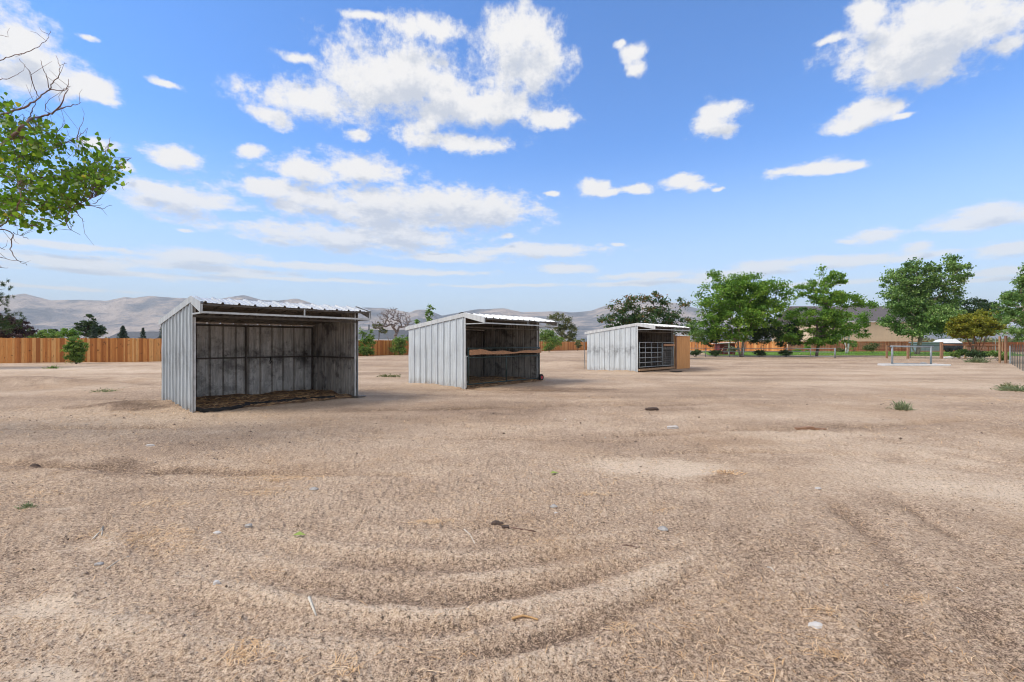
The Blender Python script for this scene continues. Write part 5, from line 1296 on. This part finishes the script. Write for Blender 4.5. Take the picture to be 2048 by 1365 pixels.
def trailer():
    D = 78; x0, x1 = (1840 - CX) * D / F, (1879 - CX) * D / F
    r = thing('storage_shed', ((x0 + x1) / 2, D, 0), 'grey teal metal storage box with flat overhanging top behind the mesh gate', 'shed')
    mb = MB(); mb.box(((x0 + x1) / 2, D + .9, .78), (x1 - x0, 1.8, 1.5))
    for k in range(1, 5): mb.box(((x0 + x1) / 2, D - .01, .2 + k * .28), (x1 - x0 - .1, .03, .03))
    mb.build('body', M['teal'], r); MB().box(((x0 + x1) / 2, D + .9, 1.60), (x1 - x0 + .4, 2.2, .14)).build('roof', M['teal'], r)
    MB().box(((x0 + x1) / 2, D - .25, .12), (x1 - x0 + .8, .4, .30)).build('plinth', M['timber'], r)
    x0, x1 = (1887 - CX) * D / F, (1926 - CX) * D / F
    r = thing('utility_trailer', ((x0 + x1) / 2, D, 0), 'black sided enclosure with pale canvas top behind the timber rail', 'trailer')
    mb = MB(); mb.box(((x0 + x1) / 2, D + 1.2, .95), (x1 - x0, 2.4, 1.1))
    for k in range(9): mb.box((x0 + (x1 - x0) * (k + .5) / 9, D - .02, .95), (.05, .05, 1.1))
    mb.build('body', M['darkblue'], r)
    mb = MB(); mb.add([(x0, D, 1.5), (x1, D, 1.5), (x1, D + 2.4, 1.5), (x0, D + 2.4, 1.5), (x0 + .3, D + .8, 2.15), (x1 - .5, D + .8, 2.25), (x1 - .5, D + 1.6, 2.2), (x0 + .3, D + 1.6, 2.1)], [(0, 1, 5, 4), (1, 2, 6, 5), (2, 3, 7, 6), (3, 0, 4, 7), (4, 5, 6, 7), (3, 2, 1, 0)])
    mb.build('canvas_top', M['white'], r)
    for k in (.2, .35, .7, .85):
        c = np.array([x0 + (x1 - x0) * k, D - .12, .42]); vs = [c]; m_ = MB()
        n = 16; pts = [c + [math.cos(2 * math.pi * i / n) * .36, 0, math.sin(2 * math.pi * i / n) * .36] for i in range(n)]
        m_.add(pts + [p + [0, .2, 0] for p in pts], [tuple(range(n))] + [(i, (i + 1) % n, n + (i + 1) % n, n + i) for i in range(n)]); m_.build('wheel', M['rubber'], r)
trailer()

# ------------------------------------------------------------------ litter on the ground
def litter():
    n1 = 15000
    D = 1.6 * np.exp(rng.uniform(0, 1, n1) * math.log(16 / 1.6)); U_ = rng.uniform(-1.25, 1.25, n1)
    x = U_ * D; y = D
    k = rng.random(n1) < np.clip(fbm(x * .8, y * .8, 81, 3) * 2.4 - .75, .03, 1); x, y = x[k], y[k]
    PT = [(310,1075,.35,.16,330),(350,1100,.22,.1,120),(560,955,.42,.14,260),(520,985,.3,.15,120),(860,1045,.16,.06,120),(300,1010,.2,.08,70),(370,1010,.12,.05,40),(480,1320,.09,.05,80),(500,1300,.08,.05,40),(190,1070,.2,.1,50),
          (1320,1020,.2,.1,50),(1180,990,.2,.06,80),(1830,1200,.09,.05,50),(1650,1225,.08,.05,50),(1250,1260,.09,.05,40),(1080,1090,.2,.08,60),(1660,1310,.07,.03,40),(110,850,1.5,.6,180),(240,830,1.4,.4,140),(1980,800,2.5,.8,260),(90,985,.3,.12,50),(690,1335,.1,.06,40),(1900,860,2,.5,120)]
    for px, py, a, b, n in PT:
        g = gp(px, py); x = np.append(x, g[0] + rng.normal(size=n) * a * .5); y = np.append(y, g[1] + rng.normal(size=n) * b * .6)
    n = len(x); z = ground_h(x, y) + .006
    an = rng.uniform(0, math.pi, n); L_ = rng.uniform(.012, .050, n) * np.clip(y / 4, .8, 2.6) * (1 + (rng.random(n) > .95) * 1.3); W_ = rng.uniform(.0010, .0024, n) * np.clip(y / 3.2, 1, 3.4)
    d = np.stack([np.cos(an), np.sin(an), rng.normal(size=n) * .10], 1); p = np.stack([-np.sin(an), np.cos(an), np.zeros(n)], 1)
    C = np.stack([x, y, z], 1); c2 = C + p * (rng.normal(size=n) * L_ * .10)[:, None] + [0, 0, .003]
    a0 = C - d * L_[:, None]; a1 = C + d * L_[:, None]; w = p * W_[:, None]
    V = np.stack([a0 - w * .5, a0 + w * .5, c2 + w, c2 - w, a1 + w * .4, a1 - w * .4], 1).reshape(-1, 3)
    b = np.arange(n)[:, None] * 6; Fc = np.vstack([b + [[0, 1, 2, 3]], b + [[3, 2, 4, 5]]])
    T = np.repeat(np.clip(rng.beta(2.6, 1.8, n), 0, 1), 6)
    tag(link('straw_litter', raw_mesh('straw_litter', V, Fc, [M['straw']], None, {'tint': T})), 'scattered straw and hay stalks lying all over the sandy yard', 'straw', kind='stuff')
    # crumbs, gravel
    n = 5200; D = 1.5 * np.exp(rng.uniform(0, 1, n) * math.log(13 / 1.5)); x = rng.uniform(-1.25, 1.25, n) * D; y = D
    k = rng.random(n) < np.clip(fbm(x * 1.1, y * 1.1, 87, 3) * 2.6 - .8, .05, 1); x, y = x[k], y[k]; n = len(x)
    z = ground_h(x, y); s = rng.gamma(1.6, .0019, n) + .0016; s *= np.clip(y / 4, .9, 2)
    base = np.array([[1, 0, 0], [0, 1, 0], [-1, 0, 0], [0, -1, 0], [0, 0, .8], [0, 0, -.6]]); fc = np.array([[0, 1, 4], [1, 2, 4], [2, 3, 4], [3, 0, 4], [1, 0, 5], [2, 1, 5], [3, 2, 5], [0, 3, 5]])
    J = rng.uniform(.7, 1.35, (n, 6, 3)); V = (base[None] * J * s[:, None, None]) + np.stack([x, y, z + s * .3], 1)[:, None]
    Fc = (np.arange(n)[:, None, None] * 6 + fc[None]).reshape(-1, 3)
    m, nn_, bb = mat('gravel_bits'); nn_.links.new(ramp(nn_, attr(nn_, 'tint'), [(0, (.12, .085, .06)), (.5, (.28, .21, .16)), (.85, (.42, .36, .30)), (1, (.66, .62, .55))]), bb.inputs['Base Color']); bb.inputs['Roughness'].default_value = .9
    tag(link('gravel', raw_mesh('gravel', V.reshape(-1, 3), Fc, [m], None, {'tint': np.repeat(rng.beta(1.3, 1.9, n), 6)}, True)), 'crumbs of soil and small gravel strewn over the yard', 'gravel', kind='stuff')
litter()
def gz(px, py):
    g = gp(px, py); g[2] = float(ground_h(np.array([g[0]]), np.array([g[1]]))[0]); return g
def stick(label, pts, r, m, name='stick'):
    P_ = [gz(*p) + [0, 0, r * .8] for p in pts]; n = len(P_)
    tag(MB().tube(P_, [r * (1 - .35 * i / max(n - 1, 1)) for i in range(n)], 6).build(name, M[m], smooth=True), label, 'stick', 'sticks lying on the sand')
stick('short bleached white stick lying nearly upright in the picture, bottom left of centre', [(618,1208),(624,1222),(632,1236)], .0075, 'bleached')
stick('tan curved stick in the foreground just right of centre', [(1024,1243),(1045,1238),(1062,1240),(1076,1246)], .0075, 'tan_stick')
stick('thin brown stick lying across the sand in the centre', [(1022,1058),(1045,1062),(1072,1065)], .006, 'twig')
stick('long pale stalk in front of the rutted sand, centre left', [(928,1064),(940,1074),(950,1088)], .0042, 'bleached')
stick('pale forked twig among the straw at the lower left', [(185,1085),(198,1068),(206,1055),(203,1078)], .006, 'bleached')
stick('slim pale twig below the forked one at the lower left', [(213,1141),(235,1126),(258,1118)], .0035, 'bleached')
stick('pale stick near the hardpan patch, right of centre', [(1244,1090),(1262,1094),(1276,1101)], .005, 'twig')
stick('short white stick in the right foreground', [(1535,1137),(1542,1142),(1549,1147)], .004, 'bleached')
stick('small white stick at the far right of the foreground', [(1914,1175),(1921,1180),(1927,1184)], .004, 'bleached')
def chunk(label, px, py, sz, m, seed, cat='stone', name='stone'):
    g = gz(px, py); rock(name, label, g, sz, M[m], seed, cat, 'loose things lying on the sand')
chunk('pale flat stone in the right foreground', 1632, 1251, (.034, .026, .012), 'stone_pale', 31)
chunk('grey stone just left of centre in the middle ground', 1107, 1015, (.034, .024, .017), 'stone', 32)
chunk('white pebble below the grey centre stone', 1112, 1026, (.015, .012, .009), 'stone_pale', 33)
chunk('pale cobble right of centre', 1325, 1061, (.036, .028, .018), 'stone', 34)
chunk('grey stone at the lower left near the straw', 498, 1060, (.03, .024, .015), 'stone', 35)
chunk('pale stone beside the grey one at the lower left', 434, 1068, (.032, .022, .014), 'stone_pale', 36)
chunk('rounded dark pebble by the slim pale twig', 199, 1131, (.022, .018, .013), 'stone', 37)
chunk('pale pebble at the lower left centre', 434, 1177, (.02, .017, .011), 'stone_pale', 38)
chunk('dark dung clod pair left of the centre stick', 995, 1050, (.045, .035, .026), 'clod', 39, 'clod', 'dung_clod')
chunk('dark dung clod beside the thin brown stick', 1011, 1060, (.03, .024, .02), 'clod', 40, 'clod', 'dung_clod')
chunk('reddish brown dung lump far out toward the gated shelter', 1303, 820, (.14, .07, .05), 'clod', 41, 'clod', 'dung_clod')
chunk('white rag like stone in the middle distance right of centre', 1345, 856, (.085, .05, .035), 'stone_pale', 42)
chunk('white pebble in the right middle ground', 1637, 979, (.026, .018, .012), 'stone_pale', 43)
chunk('dark clod in the left middle ground', 68, 926, (.07, .05, .04), 'clod', 44, 'clod', 'dung_clod')
chunk('pale pebble in the left middle ground', 302, 892, (.06, .03, .02), 'stone_pale', 45)
chunk('dark stone in the middle ground below the nearest shelter', 627, 979, (.035, .026, .018), 'stone', 46)
g = gz(1620, 859); mb = MB()
mb.bar(g + [-.22, .02, .03], g + [.05, 0, .05], .09, .035); mb.bar(g + [.0, 0, .035], g + [.24, -.03, .025], .07, .03)
tag(mb.build('wood_chunk', M['post_brown']), 'broken dark piece of wood lying on the sand right of centre', 'wood')
def tuft(label, px, py, R, h, n, m, bare=False):
    g = gz(px, py); C = g + rng.normal(size=(n, 3)) * [R * .45, R * .3, 0] + np.stack([np.zeros(n), np.zeros(n), np.abs(rng.normal(size=n)) * h * .4], 1)
    d = C - g; d[:, 2] += h * .6; V, Fc, T = leaf_mesh(C, h * .6, .009 * max(1, g[1] / 6), dirs=d / (np.linalg.norm(d, axis=1, keepdims=True) + 1e-6) * 2)
    tag(link('weed', raw_mesh('weed', V - g, Fc, [M[m]], None, {'tint': T}), None, g), label, 'weed', 'weeds growing in the yard')
tuft('feathery green weed in the yard left of the right fence', 1803, 822, .20, .16, 420, 'leaf_grey')
tuft('low grey green weed clump in front of the timber rail', 1955, 726, .75, .38, 500, 'leaf_grey')
tuft('dry olive weed clump at the right border below the wire fence', 2034, 783, .55, .18, 600, 'leaf_grey')
tuft('small olive weed left of the clump at the right border', 2018, 778, .25, .18, 240, 'leaf_olive')
tuft('tiny green weed at the left side of the foreground', 55, 1018, .07, .05, 130, 'leaf_grey')
tuft('flat brown twiggy weed on the sand by the hardpan patch', 1452, 952, .20, .035, 260, 'straw')
tuft('small pale green weed beyond the dark bank at the left', 210, 785, .35, .10, 160, 'leaf_grey')
tuft('tiny weed near the cedar fence at the left', 105, 738, .3, .15, 120, 'leaf_bush')
tuft('dry weed left of the steel stakes by the middle shelter', 777, 755, .5, .12, 260, 'leaf_olive')
# fallen leaves
for px, py, lab in ((598, 1078, 'fallen green leaf on the sand below the nearest shelter'), (1108, 948, 'fallen pale leaf on the sand in the middle ground')):
    g = gz(px, py); s = .045
    me = raw_mesh('fallen_leaf', np.array([[-s, 0, .004], [-s * .2, s * .7, .02], [s * 1.1, 0, .008], [-s * .2, -s * .7, .016]]), np.array([[0, 3, 2, 1]]), [M['leaf_bush']], None, {'tint': [.95] * 4})
    o = link('fallen_leaf', me, None, g + [0, 0, .008]); tag(o, lab, 'leaf')

# ------------------------------------------------------------------ air
def haze():
    m = bpy.data.materials.new('air'); m.use_nodes = True; n = m.node_tree; n.nodes.clear()
    v = n.nodes.new('ShaderNodeVolumePrincipled'); v.inputs['Color'].default_value = (.92, .96, 1.0, 1); v.inputs['Density'].default_value = 1.1e-4; v.inputs['Anisotropy'].default_value = 0.0
    o_ = n.nodes.new('ShaderNodeOutputMaterial'); n.links.new(v.outputs[0], o_.inputs['Volume'])
    mb = MB(); mb.box((0, 0, 329), (31000, 31000, 662)); V = np.array(mb.v)
    o = link('haze', raw_mesh('haze', V, mb.f, [m])); tag(o, 'faint dry haze over the valley', 'haze', kind='stuff')
haze()
